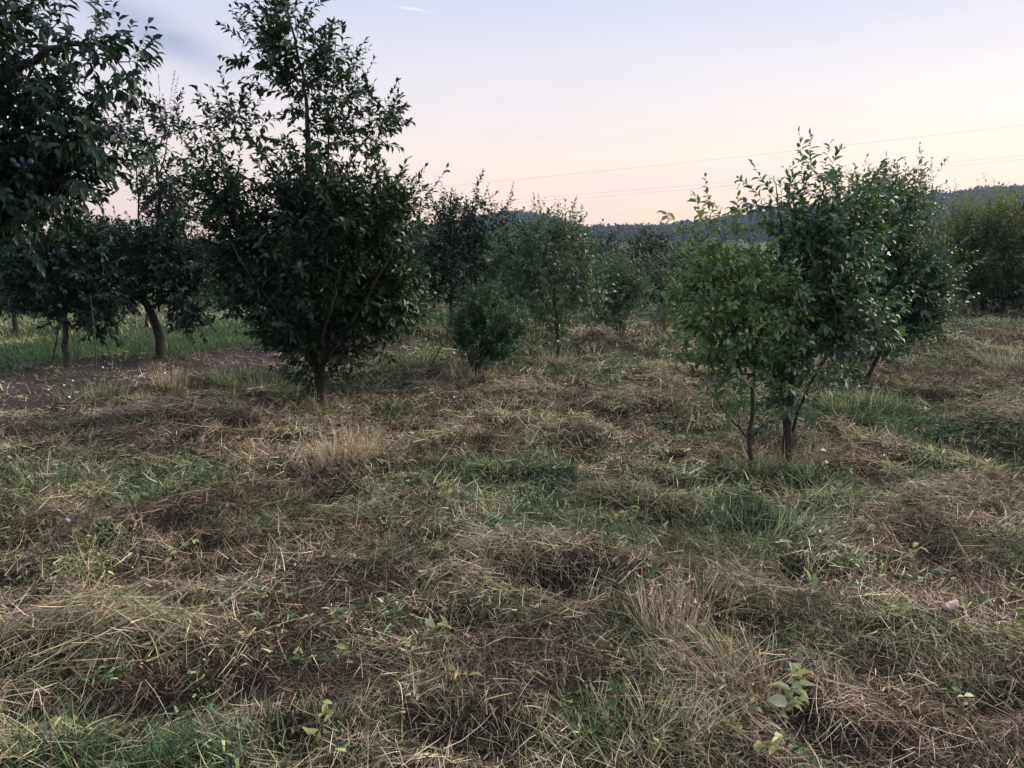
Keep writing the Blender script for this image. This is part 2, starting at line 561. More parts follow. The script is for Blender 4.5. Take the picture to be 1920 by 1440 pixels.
def smooth_path(pts, n):
    pts = np.asarray(pts, float)
    t = np.linspace(0, len(pts) - 1, n)
    i = np.clip(t.astype(int), 0, len(pts) - 2); f = (t - i)[:, None]
    p = lambda k: pts[np.clip(k, 0, len(pts) - 1)]
    a, b, c, d = p(i - 1), p(i), p(i + 1), p(i + 2)
    return 0.5 * (2 * b + (c - a) * f + (2 * a - 5 * b + 4 * c - d) * f ** 2 + (3 * b - a - 3 * c + d) * f ** 3)


def grow(limbs, lobes, rng, shoot=(0.18, 0.38), leaf_gap=0.022, leaf_len=0.07, leaf_ratio=0.45, up=0.35, droop=0.25,
         step=0.10, wander=0.03, sprigs=(), tip_r=0.0016, path_leaves=0.5, shoot_r=0.0014, cluster=4.0, clump_r=0.07):
    """limbs: [(points, r0, r1)]; lobes: [(centre, radii, shoots)] -> branch pieces and leaf arrays"""
    nodes, par, rad = [], [], []
    for pts, r0, r1 in limbs:
        ln = np.linalg.norm(np.diff(np.asarray(pts), axis=0), axis=1).sum()
        n = max(3, int(ln / step) + 1)
        pp = smooth_path(pts, n)
        pp[1:-1] += rng.normal(0, wander * 0.25, (n - 2, 3))
        prev = -1
        if nodes:
            dd = np.linalg.norm(np.array(nodes) - pp[0], axis=1)
            if dd.min() < 0.25:
                prev = int(dd.argmin()); pp[0] = nodes[prev]
        for k in range(n):
            if k == 0 and prev >= 0:
                continue
            nodes.append(pp[k]); par.append(prev); rad.append((r0 + (r1 - r0) * (k / (n - 1)) ** 0.8) * (1 + .5 * math.exp(-k * 1.3) * (prev < 0 or k < 3) * (len(nodes) < 6)))
            prev = len(nodes) - 1
    n_limb = len(nodes)
    att, cen = [], []
    for c, rr, n in lobes:
        nc = max(1, int(round(n / cluster)))
        d = norm(rng.normal(size=(nc, 3)))
        rad_f = rng.random(nc) ** 0.45
        cc_ = np.asarray(c) + d * rad_f[:, None] * np.asarray(rr)
        cc_ = cc_[rng.integers(0, nc, n)] + rng.normal(0, clump_r, (n, 3))
        att.append(cc_); cen.append(np.repeat([c], n, 0))
    att = np.concatenate(att); cen = np.concatenate(cen)
    ok = att[:, 2] > 0.12
    att, cen = att[ok], cen[ok]
    ln = np.array(nodes)
    d0 = np.array([np.linalg.norm(ln - a, axis=1).min() for a in att])
    order = np.argsort(d0)
    cap = n_limb + len(att) * 14
    NB = np.zeros((cap, 3)); NB[:n_limb] = ln
    nb = n_limb
    tips = []
    for q in order:
        a = att[q]
        v = NB[:nb] - a
        dist = np.sqrt((v * v).sum(1))
        cost = dist + 0.5 * np.maximum(0, v[:, 2] + 0.25 * dist)
        k = int(cost.argmin()); p = NB[k]
        d = dist[k]
        m_ = max(1, int(d / step))
        if nb + m_ >= cap - 1:
            break
        tt = (np.arange(1, m_ + 1) / m_)[:, None]
        path = p + (a - p) * tt
        path[:, 2] -= (np.sin(tt[:, 0] * math.pi) * d * 0.10)
        path += rng.normal(0, wander, path.shape) * np.sin(tt * math.pi)
        prev = k
        for s in range(m_):
            NB[nb] = path[s]; par.append(prev); rad.append(0.0); prev = nb; nb += 1
        tips.append((prev, norm((a - p)[None])[0], norm((a - cen[q])[None] + 1e-6)[0], m_, k))
    NB = NB[:nb]; par = np.array(par)
    # how many shoots hang on each node -> thickness
    cnt = np.zeros(nb)
    for tp in tips: cnt[tp[0]] += 1
    for i in range(nb - 1, -1, -1):
        if par[i] >= 0: cnt[par[i]] += cnt[i]
    rad = np.array(rad)
    tw = tip_r * np.maximum(cnt, 1) ** 0.42
    rad = np.where(np.arange(nb) < n_limb, np.maximum(rad, tip_r), tw)
    for i in range(nb - 1, -1, -1):
        if par[i] >= 0: rad[par[i]] = max(rad[par[i]], rad[i])
    e = np.where(par >= 0)[0]
    r0 = np.minimum(rad[par[e]], np.where(e < n_limb, 9, rad[e] * 1.25))
    P0, P1, R0, R1 = [NB[par[e]]], [NB[e]], [r0], [rad[e]]
    LP, LD, LN, LS = [], [], [], []
    shoots = []
    for node, d_in, d_out, m_, k in tips:
        d = d_in * 0.5 + d_out * 0.6 + np.array((0, 0, up)) + rng.normal(0, 0.28, 3)
        shoots.append((NB[node], d, rng.uniform(*shoot), 1.0))
        # leaves on the branch that leads here
        if path_leaves > 0:
            i = node
            for _ in range(m_ - 1):
                j = par[i]
                if rng.random() < path_leaves:
                    shoots.append((NB[j], norm((NB[i] - NB[j])[None])[0] + rng.normal(0, .6, 3) + np.array((0, 0, up * .6)), rng.uniform(0.04, 0.11), 0.9))
                i = j
    for p, d, ln_, sc in sprigs:
        shoots.append((np.asarray(p, float), np.asarray(d, float), ln_, sc))
    for p, d, ln_, sc in shoots:
        d = d / np.linalg.norm(d)
        n = max(3, int(ln_ / (leaf_gap * 0.72)))
        tt = (np.arange(n) + 0.6) / n
        bend = rng.normal(0, 0.16, 3) + np.array((0, 0, 0.10))
        pts = p + d * (tt * ln_)[:, None] + bend * (tt ** 2 * ln_)[:, None]
        if ln_ > 0.12:
            mid = p + d * (.5 * ln_) + bend * (.25 * ln_); end = pts[-1]
            P0.append(np.array([p, mid])); P1.append(np.array([mid, end]))
            R0.append(np.array([shoot_r, shoot_r * .8])); R1.append(np.array([shoot_r * .8, shoot_r * .5]))
        ref = np.array((0, 0, 1.0)) if abs(d[2]) < 0.9 else np.array((1.0, 0, 0))
        a = np.cross(d, ref); a /= np.linalg.norm(a); b = np.cross(d, a)
        ph = rng.random() * 6.28 + np.arange(n) * 2.4
        radial = a * np.cos(ph)[:, None] + b * np.sin(ph)[:, None]
        ld = d * (0.35 + 0.7 * tt[:, None]) + radial * (0.9 - 0.45 * tt[:, None]) + np.array((0, 0, -droop)) + rng.normal(0, .22, (n, 3))
        LP.append(pts); LD.append(ld)
        LN.append(np.array((0, 0, 1.0)) + d * 0.5 - radial * 0.25 + rng.normal(0, 0.42, (n, 3)))
        LS.append(leaf_len * sc * rng.uniform(.8, 1.15) * (0.5 + 0.7 * rng.random(n)) * (0.75 + 0.25 * np.sin(np.minimum(tt + .15, 1) * math.pi)))
    seg = tuple(np.concatenate(x) for x in (P0, P1, R0, R1))
    P, D, N, LL = (np.concatenate(x) for x in (LP, LD, LN, LS))
    return seg, (P, D, N, LL, LL * leaf_ratio * rng.uniform(0.85, 1.15, len(LL)))


LEAF_VARIANTS = {}


def leaf_variants(mat_key, tpl):
    k = (mat_key, len(tpl[0]))
    if k not in LEAF_VARIANTS:
        out = []
        for i, v in enumerate((0.1, 0.25, 0.4, 0.5, 0.6, 0.7, 0.8, 0.92)):
            tv = tpl[0].copy(); tv[:, 2] *= 0.5 + 0.25 * i
            out.append(make_mesh('leaf', tv, tpl[1], M[mat_key], {'rnd': np.full(len(tv), v)}))
        LEAF_VARIANTS[k] = out
    return LEAF_VARIANTS[k]


def uv_ball(nu=6, nv=5):
    v = [(0, 0, -1)]
    for i in range(1, nv):
        a = -math.pi / 2 + math.pi * i / nv
        for j in range(nu):
            b = 2 * math.pi * j / nu
            v.append((math.cos(a) * math.cos(b), math.cos(a) * math.sin(b), math.sin(a)))
    v.append((0, 0, 1))
    f = []
    for j in range(nu):
        f.append((0, 1 + (j + 1) % nu, 1 + j)); f.append((len(v) - 1, len(v) - 1 - nu + j, len(v) - 1 - nu + (j + 1) % nu))
    for i in range(nv - 2):
        for j in range(nu):
            a, b = 1 + i * nu + j, 1 + i * nu + (j + 1) % nu
            f.append((a, b, b + nu)); f.append((a, b + nu, a + nu))
    return np.array(v, float), np.array(f)


BALL = uv_ball()
PLUM = make_mesh('plum', BALL[0] * np.array((0.016, 0.016, 0.020)), BALL[1], M['plum'], smooth=True)
PLUM_PINK = make_mesh('plum', BALL[0] * np.array((0.016, 0.016, 0.020)), BALL[1], M['plum_pink'], smooth=True)


def build_tree(name, base, limbs, lobes, label, cat, group, leaf_key, bark_key, seed, tpl=TPL4, single_leaves=0, plums=(),
               trunk_part='trunk', crown_part='crown', rnd_bias=None, **kw):
    rng = np.random.default_rng(seed)
    base = np.asarray(base, float)
    (P0, P1, R0, R1), (LP, LD, LN, LL, LW) = grow(limbs, lobes, rng, **kw)
    root = thing(name, base, label, cat, group)
    thick = R0 > 0.0062
    for part, s in ((trunk_part, thick), ('twigs', ~thick)):
        if s.any():
            v, f = tubes((P0[s], P1[s], R0[s], R1[s]))
            o = mesh_obj(part, make_mesh(part, v - base, f, M[bark_key], smooth=True), root)
            if part == 'twigs': o['kind'] = 'stuff'
    rnd = np.clip(rng.beta(2.2, 2.6, len(LP)) + (0 if rnd_bias is None else rnd_bias(LP, rng)), 0, 1)
    keep = np.ones(len(LP), bool)
    singles = []
    if single_leaves:
        # the leaves nearest the viewer and inside the picture become leaves of their own
        mid = LP
        yy = mid[:, 1] * CP - (mid[:, 2] - EYE) * SP
        uu = mid[:, 0] / np.maximum(yy, .1); vv = (mid[:, 1] * SP + (mid[:, 2] - EYE) * CP) / np.maximum(yy, .1)
        inside = (np.abs(uu) < 0.66) & (np.abs(vv) < 0.49)
        score = np.where(inside, LL / yy, -1) * rng.uniform(0.7, 1.0, len(LP))
        pick = np.argsort(-score)[:single_leaves]
        pick = pick[score[pick] > 0]
        keep[pick] = False
        var = leaf_variants(leaf_key, tpl)
        D = norm(LD[pick]); S = norm(np.cross(D, LN[pick])); N = np.cross(S, D)
        for q, i in enumerate(pick):
            o = bpy.data.objects.new('leaf', var[int(rnd[i] * 7.99)])
            mt = Matrix.Identity(4)
            for r in range(3):
                mt[r][0] = S[q][r] * LW[i]; mt[r][1] = D[q][r] * LL[i]; mt[r][2] = N[q][r] * LL[i]; mt[r][3] = LP[i][r] - base[r]
            C.objects.link(o); singles.append((o, mt))
    v, f = leaf_arrays(LP[keep], LD[keep], LN[keep], LL[keep], LW[keep], tpl)
    o = mesh_obj(crown_part, make_mesh(crown_part, v - base, f, M[leaf_key], {'rnd': np.repeat(rnd[keep], len(tpl[0]))}), root)
    o['kind'] = 'stuff'
    for lf, mt in singles:
        lf.parent = o; lf.matrix_local = mt
    if len(plums):
        prng = np.random.default_rng(seed + 7)
        for c, n, sp in plums:
            for _ in range(n):
                p = np.asarray(c) + prng.normal(0, sp, 3)
                o = bpy.data.objects.new('plum', PLUM_PINK if prng.random() < 0.02 else PLUM)
                link(o, root); o.location = p - base
                o.rotation_euler = (prng.normal(0, .3), prng.normal(0, .3), prng.random() * 6)
                o.scale = (prng.uniform(.6, .95),) * 3
    return root


FULL = 1.9           # shoots per lobe, all trees


def tree_px(name, foot, limbs_px, lobes_px, label, cat='tree', group='orchard trees', leaf_key='leaf_dark', bark_key='bark', seed=1,
            density=1.0, sprigs_px=(), plums_px=(), Y=None, **kw):
    """foot and shapes given where the photograph shows them, at the tree's own distance"""
    x, y = ground(*foot)
    if Y is not None:
        x, y = x * Y / y, Y
    base = np.array((x, y, gz(x, y)))
    mpp = y / FPX          # metres per photo pixel there (close enough)
    dz = base[2] * 0
    limbs = []
    for pts, r0, r1 in limbs_px:
        q = [at(p[0], p[1], y + (p[2] if len(p) > 2 else 0)) for p in pts]
        if tuple(pts[0][:2]) == tuple(foot):
            q[0] = base - np.array((0, 0, 0.06))
        limbs.append((q, r0, r1))
    lobes = []
    for lb in lobes_px:
        px, py, rx, ry, n = lb[:5]
        dy = lb[5] if len(lb) > 5 else 0
        sh_ = kw.get('shoot', (0.18, 0.38)); ext = 0.55 * (sh_[0] + sh_[1]) / 2 / mpp
        rx, py, ry = max(rx - ext, rx * .35), py + ext * .35, max(ry - ext, ry * .35)
        rd = lb[6] if len(lb) > 6 else rx * mpp * 0.9
        lobes.append((at(px, py, y + dy), (rx * mpp, rd, ry * mpp), int(n * density * FULL + .5)))
    spr = [(at(px, py, y + dy), at(qx, qy, y + dy) - at(px, py, y + dy), np.linalg.norm(at(qx, qy, y + dy) - at(px, py, y + dy)), sc)
           for px, py, qx, qy, dy, sc in sprigs_px]
    pl = [(at(px, py, y + dy), n, sp) for px, py, dy, n, sp in plums_px]
    return build_tree(name, base, limbs, lobes, label, cat, group, leaf_key, bark_key, seed, sprigs=spr, plums=pl, **kw)


# ------------------------------------------------------------------ orchard trees
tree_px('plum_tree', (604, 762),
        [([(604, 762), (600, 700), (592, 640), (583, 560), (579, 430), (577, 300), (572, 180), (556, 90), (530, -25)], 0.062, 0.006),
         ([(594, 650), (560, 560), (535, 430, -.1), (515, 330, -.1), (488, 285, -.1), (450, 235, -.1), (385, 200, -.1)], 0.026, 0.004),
         ([(583, 560), (605, 430, .1), (612, 320, .1), (622, 200, .1), (628, 70, .1)], 0.022, 0.004),
         ([(600, 690), (660, 600, -.25), (720, 500, -.3), (750, 430, -.3)], 0.024, 0.005),
         ([(601, 700), (540, 610, -.3), (470, 520, -.35), (430, 450, -.3)], 0.024, 0.005),
         ([(597, 670), (620, 580, -.5), (640, 500, -.7)], 0.020, 0.005),
         ([(597, 660), (570, 570, .5), (560, 500, .7)], 0.020, 0.005),
         ([(610, 420), (660, 300), (700, 240), (735, 190)], 0.012, 0.003),
         ([(579, 400), (500, 360), (430, 310)], 0.012, 0.003)],
        [(600, 525, 165, 120, 250), (492, 520, 80, 95, 75), (720, 548, 76, 92, 90), (605, 630, 105, 60, 75), (595, 682, 70, 34, 16), (690, 410, 95, 85, 80, -.1),
         (735, 400, 45, 50, 22), (425, 355, 55, 50, 30), (480, 470, 75, 75, 40), (560, 400, 60, 60, 34), (620, 400, 55, 60, 26),
         (537, 50, 34, 70, 20), (505, 95, 20, 30, 4), (470, 75, 14, 30, 3), (572, 155, 42, 64, 17), (630, 115, 20, 50, 10), (634, 205, 36, 62, 12),
         (700, 225, 38, 24, 10), (668, 268, 40, 30, 5), (450, 225, 50, 26, 8), (400, 205, 20, 10, 2), (586, 270, 36, 50, 9), (560, 350, 70, 50, 16), (500, 150, 22, 18, 2),
         (505, 300, 24, 36, 3), (400, 275, 26, 22, 4), (555, 340, 40, 30, 4), (430, 420, 45, 40, 14)],
        'tall dark plum tree standing alone in the mown grass, its top out of the picture', 'tree', 'orchard trees',
        'leaf_plum', 'bark', 11, density=1.25, leaf_gap=0.0195, leaf_len=0.088, single_leaves=260, leaf_ratio=0.47,
        sprigs_px=[(735, 205, 748, 172, 0, .8), (520, 30, 500, -10, 0, .9), (470, 80, 445, 35, 0, .9), (625, 75, 615, 42, .1, .9), (395, 208, 366, 190, -.1, .9),
                   (640, 120, 655, 92, .1, .9), (645, 150, 676, 104, .1, .9)],
        plums_px=[(560, 415, -.6, 8, .08), (540, 440, -.65, 6, .08), (470, 480, -.6, 6, .05), (740, 560, -.3, 7, .06), (705, 500, -.5, 4, .05), (520, 400, -.5, 4, .05)],
        rnd_bias=lambda P, r: np.where((P[:, 0] > -1.55) & (P[:, 2] < 1.4), 0.10, -0.05))  # leaves low on the right coloured lighter, painting in light from the right

tree_px('overhanging_plum_tree', (-420, 1085),
        [([(-420, 1085), (-400, 800), (-370, 560), (-320, 380)], 0.085, 0.05),
         ([(-320, 380), (-180, 250), (-20, 160), (70, 110), (140, 80), (195, 92), (220, 116)], 0.034, 0.003),
         ([(-330, 400), (-160, 330), (0, 260), (110, 235), (180, 230)], 0.030, 0.004),
         ([(-340, 430), (-180, 380), (0, 350), (80, 370), (110, 400)], 0.026, 0.004),
         ([(-320, 380), (-260, 150), (-200, 0), (-150, -150)], 0.035, 0.01)],
        [(10, 190, 85, 70, 40), (30, 315, 90, 60, 110), (40, 365, 70, 30, 46), (-60, 120, 90, 100, 45), (105, 45, 42, 16, 8), (160, 75, 34, 16, 7), (215, 108, 24, 20, 9), (232, 102, 8, 10, 2),
         (165, 235, 46, 36, 26), (110, 215, 34, 26, 14), (190, 275, 20, 24, 5), (115, 300, 40, 36, 18), (-80, 320, 120, 110, 60), (-60, 10, 110, 70, 28), (10, 50, 16, 26, 4), (60, 120, 30, 22, 7)],
        'near plum tree reaching in from the left edge with hanging blue plums', 'tree', 'orchard trees',
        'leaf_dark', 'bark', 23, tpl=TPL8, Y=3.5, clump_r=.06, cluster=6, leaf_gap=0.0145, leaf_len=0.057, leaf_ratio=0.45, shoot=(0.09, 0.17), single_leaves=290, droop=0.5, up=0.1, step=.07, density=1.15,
        plums_px=[(20, 130, .0, 4, .05), (70, 235, .05, 3, .06), (150, 225, .05, 5, .05), (105, 190, .1, 2, .04), (60, 380, 0, 4, .04), (200, 245, -.1, 4, .025), (20, 300, -.3, 6, .04)],
        rnd_bias=lambda P, r: -0.08)

tree_px('leaning_plum_tree', (303, 668),
        [([(303, 668), (297, 625), (284, 585), (268, 555), (275, 500), (295, 430), (298, 350), (290, 290), (312, 250)], 0.075, 0.008),
         ([(270, 555), (235, 500), (225, 420)], 0.035, 0.008), ([(283, 580), (340, 520), (360, 430)], 0.03, 0.006),
         ([(272, 500), (262, 420), (258, 330), (256, 240)], 0.018, 0.005), ([(290, 300), (270, 240), (255, 190)], 0.012, 0.003),
         ([(300, 330), (315, 260), (322, 200)], 0.012, 0.003)],
        [(300, 490, 75, 70, 120), (330, 370, 38, 50, 22), (275, 350, 35, 36, 9), (318, 232, 16, 36, 8), (254, 248, 18, 40, 8), (282, 300, 22, 24, 3), (355, 560, 40, 75, 50), (370, 490, 26, 50, 18),
         (240, 540, 40, 45, 26), (370, 325, 28, 20, 4), (290, 420, 50, 30, 18)],
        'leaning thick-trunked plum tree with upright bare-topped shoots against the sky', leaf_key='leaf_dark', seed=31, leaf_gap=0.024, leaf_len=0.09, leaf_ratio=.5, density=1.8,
        sprigs_px=[(250, 215, 247, 160, 0, .5), (242, 220, 232, 178, 0, .5), (285, 220, 284, 142, 0, .5), (300, 210, 299, 142, 0, .5), (316, 205, 328, 126, 0, .5), (325, 210, 328, 150, 0, .5), (340, 290, 348, 258, 0, .5)])

tree_px('slim_plum_tree', (124, 684),
        [([(124, 684), (122, 610), (120, 540), (125, 450)], 0.045, 0.012), ([(121, 560), (70, 500), (50, 450)], 0.02, 0.005), ([(121, 560), (180, 510), (200, 440)], 0.02, 0.005)],
        [(125, 480, 95, 72, 120), (60, 530, 45, 50, 40), (190, 560, 42, 60, 45), (170, 450, 60, 45, 40), (120, 570, 55, 35, 28)],
        'slim straight-trunked plum tree propped by sticks on the bare soil edge', leaf_key='leaf_dark', seed=37, leaf_gap=0.026, leaf_len=0.095, leaf_ratio=.5, density=1.8,
        plums_px=[(100, 480, -.7, 6, .08), (200, 520, -.5, 5, .08)])

tree_px('low_plum_tree', (30, 626),
        [([(30, 626), (26, 580), (20, 530), (10, 460)], 0.05, 0.012), ([(22, 545), (60, 490), (75, 440)], 0.02, 0.005)],
        [(10, 500, 60, 70, 70), (70, 480, 45, 55, 45), (-50, 490, 60, 70, 45), (30, 560, 40, 30, 20)],
        'low dark plum tree at the left edge behind the slim one', leaf_key='leaf_dark', seed=41, leaf_gap=0.03, leaf_len=0.11, leaf_ratio=.5, density=1.7)

tree_px('round_plum_tree', (277, 613),
        [([(277, 613), (275, 560), (262, 500), (240, 420)], 0.05, 0.012)],
        [(235, 455, 48, 36, 45), (300, 480, 60, 40, 50), (205, 490, 40, 40, 30)],
        'rounded plum tree far back, showing between the slim and the leaning trees', leaf_key='leaf_dark', seed=43, leaf_gap=0.03, leaf_len=0.11, leaf_ratio=.5, density=1.7)

tree_px('dark_plum_tree', (847, 616),
        [([(847, 616), (846, 570), (848, 500), (852, 420)], 0.05, 0.012), ([(846, 560), (800, 490), (790, 430)], 0.02, 0.005), ([(847, 545), (900, 480), (920, 410)], 0.02, 0.005),
         ([(870, 430), (890, 390), (912, 362)], .008, .003)],
        [(840, 470, 62, 72, 110), (862, 405, 36, 26, 22), (800, 500, 38, 55, 40), (905, 470, 50, 65, 70), (850, 545, 55, 28, 35), (835, 390, 24, 18, 9), (900, 375, 14, 12, 5), (960, 450, 40, 50, 30), (930, 400, 30, 16, 8)],
        'dark dense plum tree right behind the small round shrub', leaf_key='leaf_dark', seed=47, leaf_gap=0.03, leaf_len=0.10, density=1.5,
        sprigs_px=[(905, 380, 918, 352, 0, .8), (945, 400, 965, 347, 0, .7), (955, 395, 962, 372, 0, .7)])

tree_px('small_fruit_tree', (1046, 678),
        [([(1046, 678), (1047, 640), (1043, 600), (1042, 540), (1050, 450), (1055, 400)], 0.042, 0.006), ([(1043, 600), (1000, 540), (975, 480)], 0.018, 0.004),
         ([(1043, 590), (1085, 530), (1105, 480)], 0.018, 0.004), ([(1042, 560), (1015, 470), (1000, 400)], 0.012, 0.003)],
        [(1035, 500, 72, 80, 90), (1062, 430, 40, 35, 24), (1000, 430, 30, 36, 14), (980, 520, 48, 55, 38), (1095, 520, 40, 60, 34), (1040, 590, 46, 42, 34), (965, 460, 40, 40, 20)],
        'small single-trunked fruit tree with an airy grey-green crown, middle of the field', group='young trees in the field', leaf_key='leaf_grey', bark_key='bark_grey', seed=53, density=1.3, leaf_gap=0.028, leaf_len=0.072, leaf_ratio=.5,
        sprigs_px=[(998, 400, 994, 372, 0, .8), (1015, 410, 1012, 385, 0, .8), (1048, 400, 1050, 378, 0, .8), (1075, 420, 1080, 396, 0, .8)])

tree_px('slender_fruit_tree', (1246, 622),
        [([(1246, 622), (1246, 590), (1246, 560), (1250, 500)], 0.028, 0.005)],
        [(1250, 535, 32, 52, 50), (1250, 480, 22, 28, 12)],
        'slender little tree with a narrow crown, farthest of the young trees', group='young trees in the field', leaf_key='leaf_grey', bark_key='bark_grey', seed=59, leaf_gap=0.03, leaf_len=0.06, leaf_ratio=.5)


def stems(foot, tops, r0=0.008):
    out = []
    for tx, ty, dy in tops:
        out.append(([foot, ((foot[0] * 2 + tx) / 3 + (tx - foot[0]) * 0.03, foot[1] * .62 + ty * .38, dy * .4), (tx, ty, dy)], r0, 0.0025))
    return out


rs = np.random.default_rng(5)
tree_px('round_shrub', (888, 704), stems((888, 704), [(888 + rs.uniform(-50, 60), rs.uniform(560, 640), rs.uniform(-.3, .3)) for _ in range(22)]),
        [(900, 610, 46, 50, 90), (940, 630, 38, 42, 55), (868, 630, 28, 40, 36), (905, 565, 30, 24, 20), (960, 600, 22, 30, 16), (905, 660, 52, 24, 24)],
        'rounded bright green shrub of many thin stems before the dark plum tree', 'shrub', 'shrubs in the field', 'leaf_shrub', 'bark', 61, density=1.7, leaf_gap=0.015, leaf_len=0.055, leaf_ratio=.4, shoot=(.12, .26), up=.7, tip_r=.0012, step=.08)
tree_px('fan_shrub', (1164, 640), stems((1164, 640), [(1164 + rs.uniform(-48, 48), rs.uniform(500, 580), rs.uniform(-.4, .4)) for _ in range(18)]),
        [(1160, 550, 40, 48, 60), (1190, 540, 26, 44, 28), (1130, 570, 24, 40, 24), (1165, 500, 24, 22, 12), (1165, 595, 36, 24, 14)],
        'fan-shaped grey-green shrub of thin stems between the two young trees', 'shrub', 'shrubs in the field', 'leaf_grey', 'bark', 67, density=1.8, leaf_gap=0.02, leaf_len=0.065, leaf_ratio=.42, shoot=(.15, .3), up=.7, step=.09)

# the clump of three on the right
tree_px('sapling', (1408, 886),
        [([(1408, 886), (1407, 820), (1412, 740), (1412, 660), (1395, 560), (1380, 470)], 0.022, 0.004),
         ([(1405, 825), (1372, 790), (1345, 750), (1318, 712)], 0.009, 0.002), ([(1388, 808), (1385, 770), (1400, 745)], 0.005, 0.002),
         ([(1408, 825), (1430, 795), (1450, 770)], 0.006, 0.002),
         ([(1412, 680), (1370, 600), (1335, 520), (1325, 420)], 0.009, 0.002), ([(1412, 660), (1450, 570), (1470, 490)], 0.009, 0.002)],
        [(1395, 600, 90, 90, 50), (1340, 550, 65, 70, 34), (1330, 480, 36, 36, 15), (1405, 672, 60, 46, 26), (1350, 630, 50, 50, 20), (1460, 560, 45, 70, 22), (1390, 480, 40, 36, 12),
         (1318, 705, 20, 16, 3), (1345, 740, 18, 16, 2), (1300, 570, 30, 70, 10), (1450, 660, 40, 50, 16), (1330, 420, 16, 16, 3)],
        'slim sapling in front of the right-hand clump, dark bare stem forking low', group='young trees in the field', leaf_key='leaf_sapling', bark_key='bark', seed=71, tpl=TPL8,
        leaf_gap=0.022, leaf_len=0.064, leaf_ratio=.52, shoot=(.12, .26), single_leaves=290, step=.06, wander=.018, cluster=5, density=0.86,
        sprigs_px=[(1335, 420, 1318, 346, 0, 1), (1345, 430, 1338, 370, 0, .9), (1380, 430, 1385, 360, 0, .9), (1318, 715, 1298, 690, 0, .8), (1325, 725, 1305, 722, 0, .8)],
        rnd_bias=lambda P, r: np.clip((P[:, 2] - 1.1) * 0.22, -.08, .22))
tree_px('leafy_fruit_tree', (1476, 868),
        [([(1476, 868), (1478, 800), (1485, 720), (1495, 620), (1510, 500), (1530, 410), (1548, 330)], 0.036, 0.004),
         ([(1468, 868), (1472, 790), (1462, 720), (1450, 640)], 0.018, 0.004), ([(1484, 866), (1490, 790), (1520, 720), (1560, 650)], 0.018, 0.004),
         ([(1490, 650), (1470, 520), (1462, 400), (1450, 330)], 0.012, 0.003), ([(1495, 620), (1560, 520), (1600, 420)], 0.014, 0.003)],
        [(1530, 550, 95, 120, 95), (1515, 670, 80, 70, 46), (1490, 440, 60, 60, 22), (1565, 440, 70, 80, 42), (1562, 378, 44, 46, 9), (1552, 335, 26, 30, 4), (1590, 600, 60, 70, 46), (1490, 745, 45, 34, 9), (1445, 380, 20, 40, 7),
         (1600, 480, 45, 60, 26), (1615, 400, 25, 36, 8), (1500, 380, 26, 36, 5)],
        'tallest leafy fruit tree of the right-hand clump, right behind the slim sapling', group='young trees in the field', leaf_key='leaf_grey', bark_key='bark', seed=73, tpl=TPL8, density=.9, cluster=5,
        leaf_gap=0.022, leaf_len=0.072, leaf_ratio=.5, shoot=(.14, .3), single_leaves=290, step=.07, wander=.02,
        sprigs_px=[(1545, 330, 1550, 272, 0, .9), (1552, 330, 1572, 268, 0, .9), (1535, 340, 1520, 298, 0, .9), (1500, 370, 1484, 325, 0, .9), (1445, 390, 1440, 342, 0, .9), (1465, 385, 1470, 325, 0, .9), (1590, 390, 1600, 318, .1, .9), (1610, 390, 1622, 326, .1, .9)],
        rnd_bias=lambda P, r: -.14 + np.clip((P[:, 2] - 1.3) * 0.12, -.06, .2))
tree_px('broad_fruit_bush', (1611, 716),
        [([(1611, 716), (1612, 660), (1625, 580), (1650, 480), (1665, 400)], 0.05, 0.006), ([(1600, 718), (1590, 640), (1580, 540)], 0.028, 0.005), ([(1624, 716), (1660, 640), (1700, 560), (1720, 480)], 0.03, 0.005)],
        [(1655, 520, 85, 110, 130), (1715, 520, 58, 95, 90), (1650, 400, 64, 66, 50), (1690, 380, 44, 42, 20), (1610, 410, 50, 60, 26), (1640, 630, 70, 50, 55), (1720, 590, 36, 50, 34), (1580, 560, 50, 80, 45), (1710, 360, 16, 14, 4), (1740, 540, 22, 60, 18)],
        'broad dense bush at the back of the right-hand clump, yellowish at its top', group='young trees in the field', leaf_key='leaf_grey', bark_key='bark', seed=79, density=1.7,
        leaf_gap=0.024, leaf_len=0.075, leaf_ratio=.48, sprigs_px=[(1690, 380, 1722, 338, 0, .8), (1670, 380, 1662, 344, 0, .8), (1640, 380, 1634, 346, 0, .8), (1705, 380, 1700, 345, 0, .8)],
        rnd_bias=lambda P, r: -.06 + np.clip((P[:, 2] - 1.7) * 0.4, -.1, .35))

# right edge hedge trees
tree_px('hedge_tree', (1845, 584), [([(1845, 584), (1846, 520), (1850, 440), (1858, 370)], 0.07, 0.01), ([(1846, 540), (1800, 470), (1795, 420)], 0.03, .01)],
        [(1855, 440, 58, 66, 130), (1815, 500, 40, 60, 80), (1870, 535, 70, 50, 110), (1815, 550, 45, 32, 45), (1795, 440, 18, 50, 22)],
        'yellowish green hedge tree with spiky upright shoots on the right', group='hedge on the right', leaf_key='leaf_hedge', seed=83, density=1.5, clump_r=.15, leaf_gap=.045, leaf_len=.11, leaf_ratio=.42, shoot=(.35, .75), up=.8, step=.16,
        sprigs_px=[(1855, 380, 1858, 328, 0, .8), (1862, 380, 1868, 335, 0, .7), (1845, 385, 1842, 345, 0, .7), (1820, 400, 1812, 362, 0, .7), (1800, 410, 1790, 375, 0, .7), (1835, 390, 1830, 352, 0, .7), (1880, 390, 1884, 352, 0, .7)],
        rnd_bias=lambda P, r: np.clip((P[:, 2] - 1.6) * 0.3, -.35, .25))
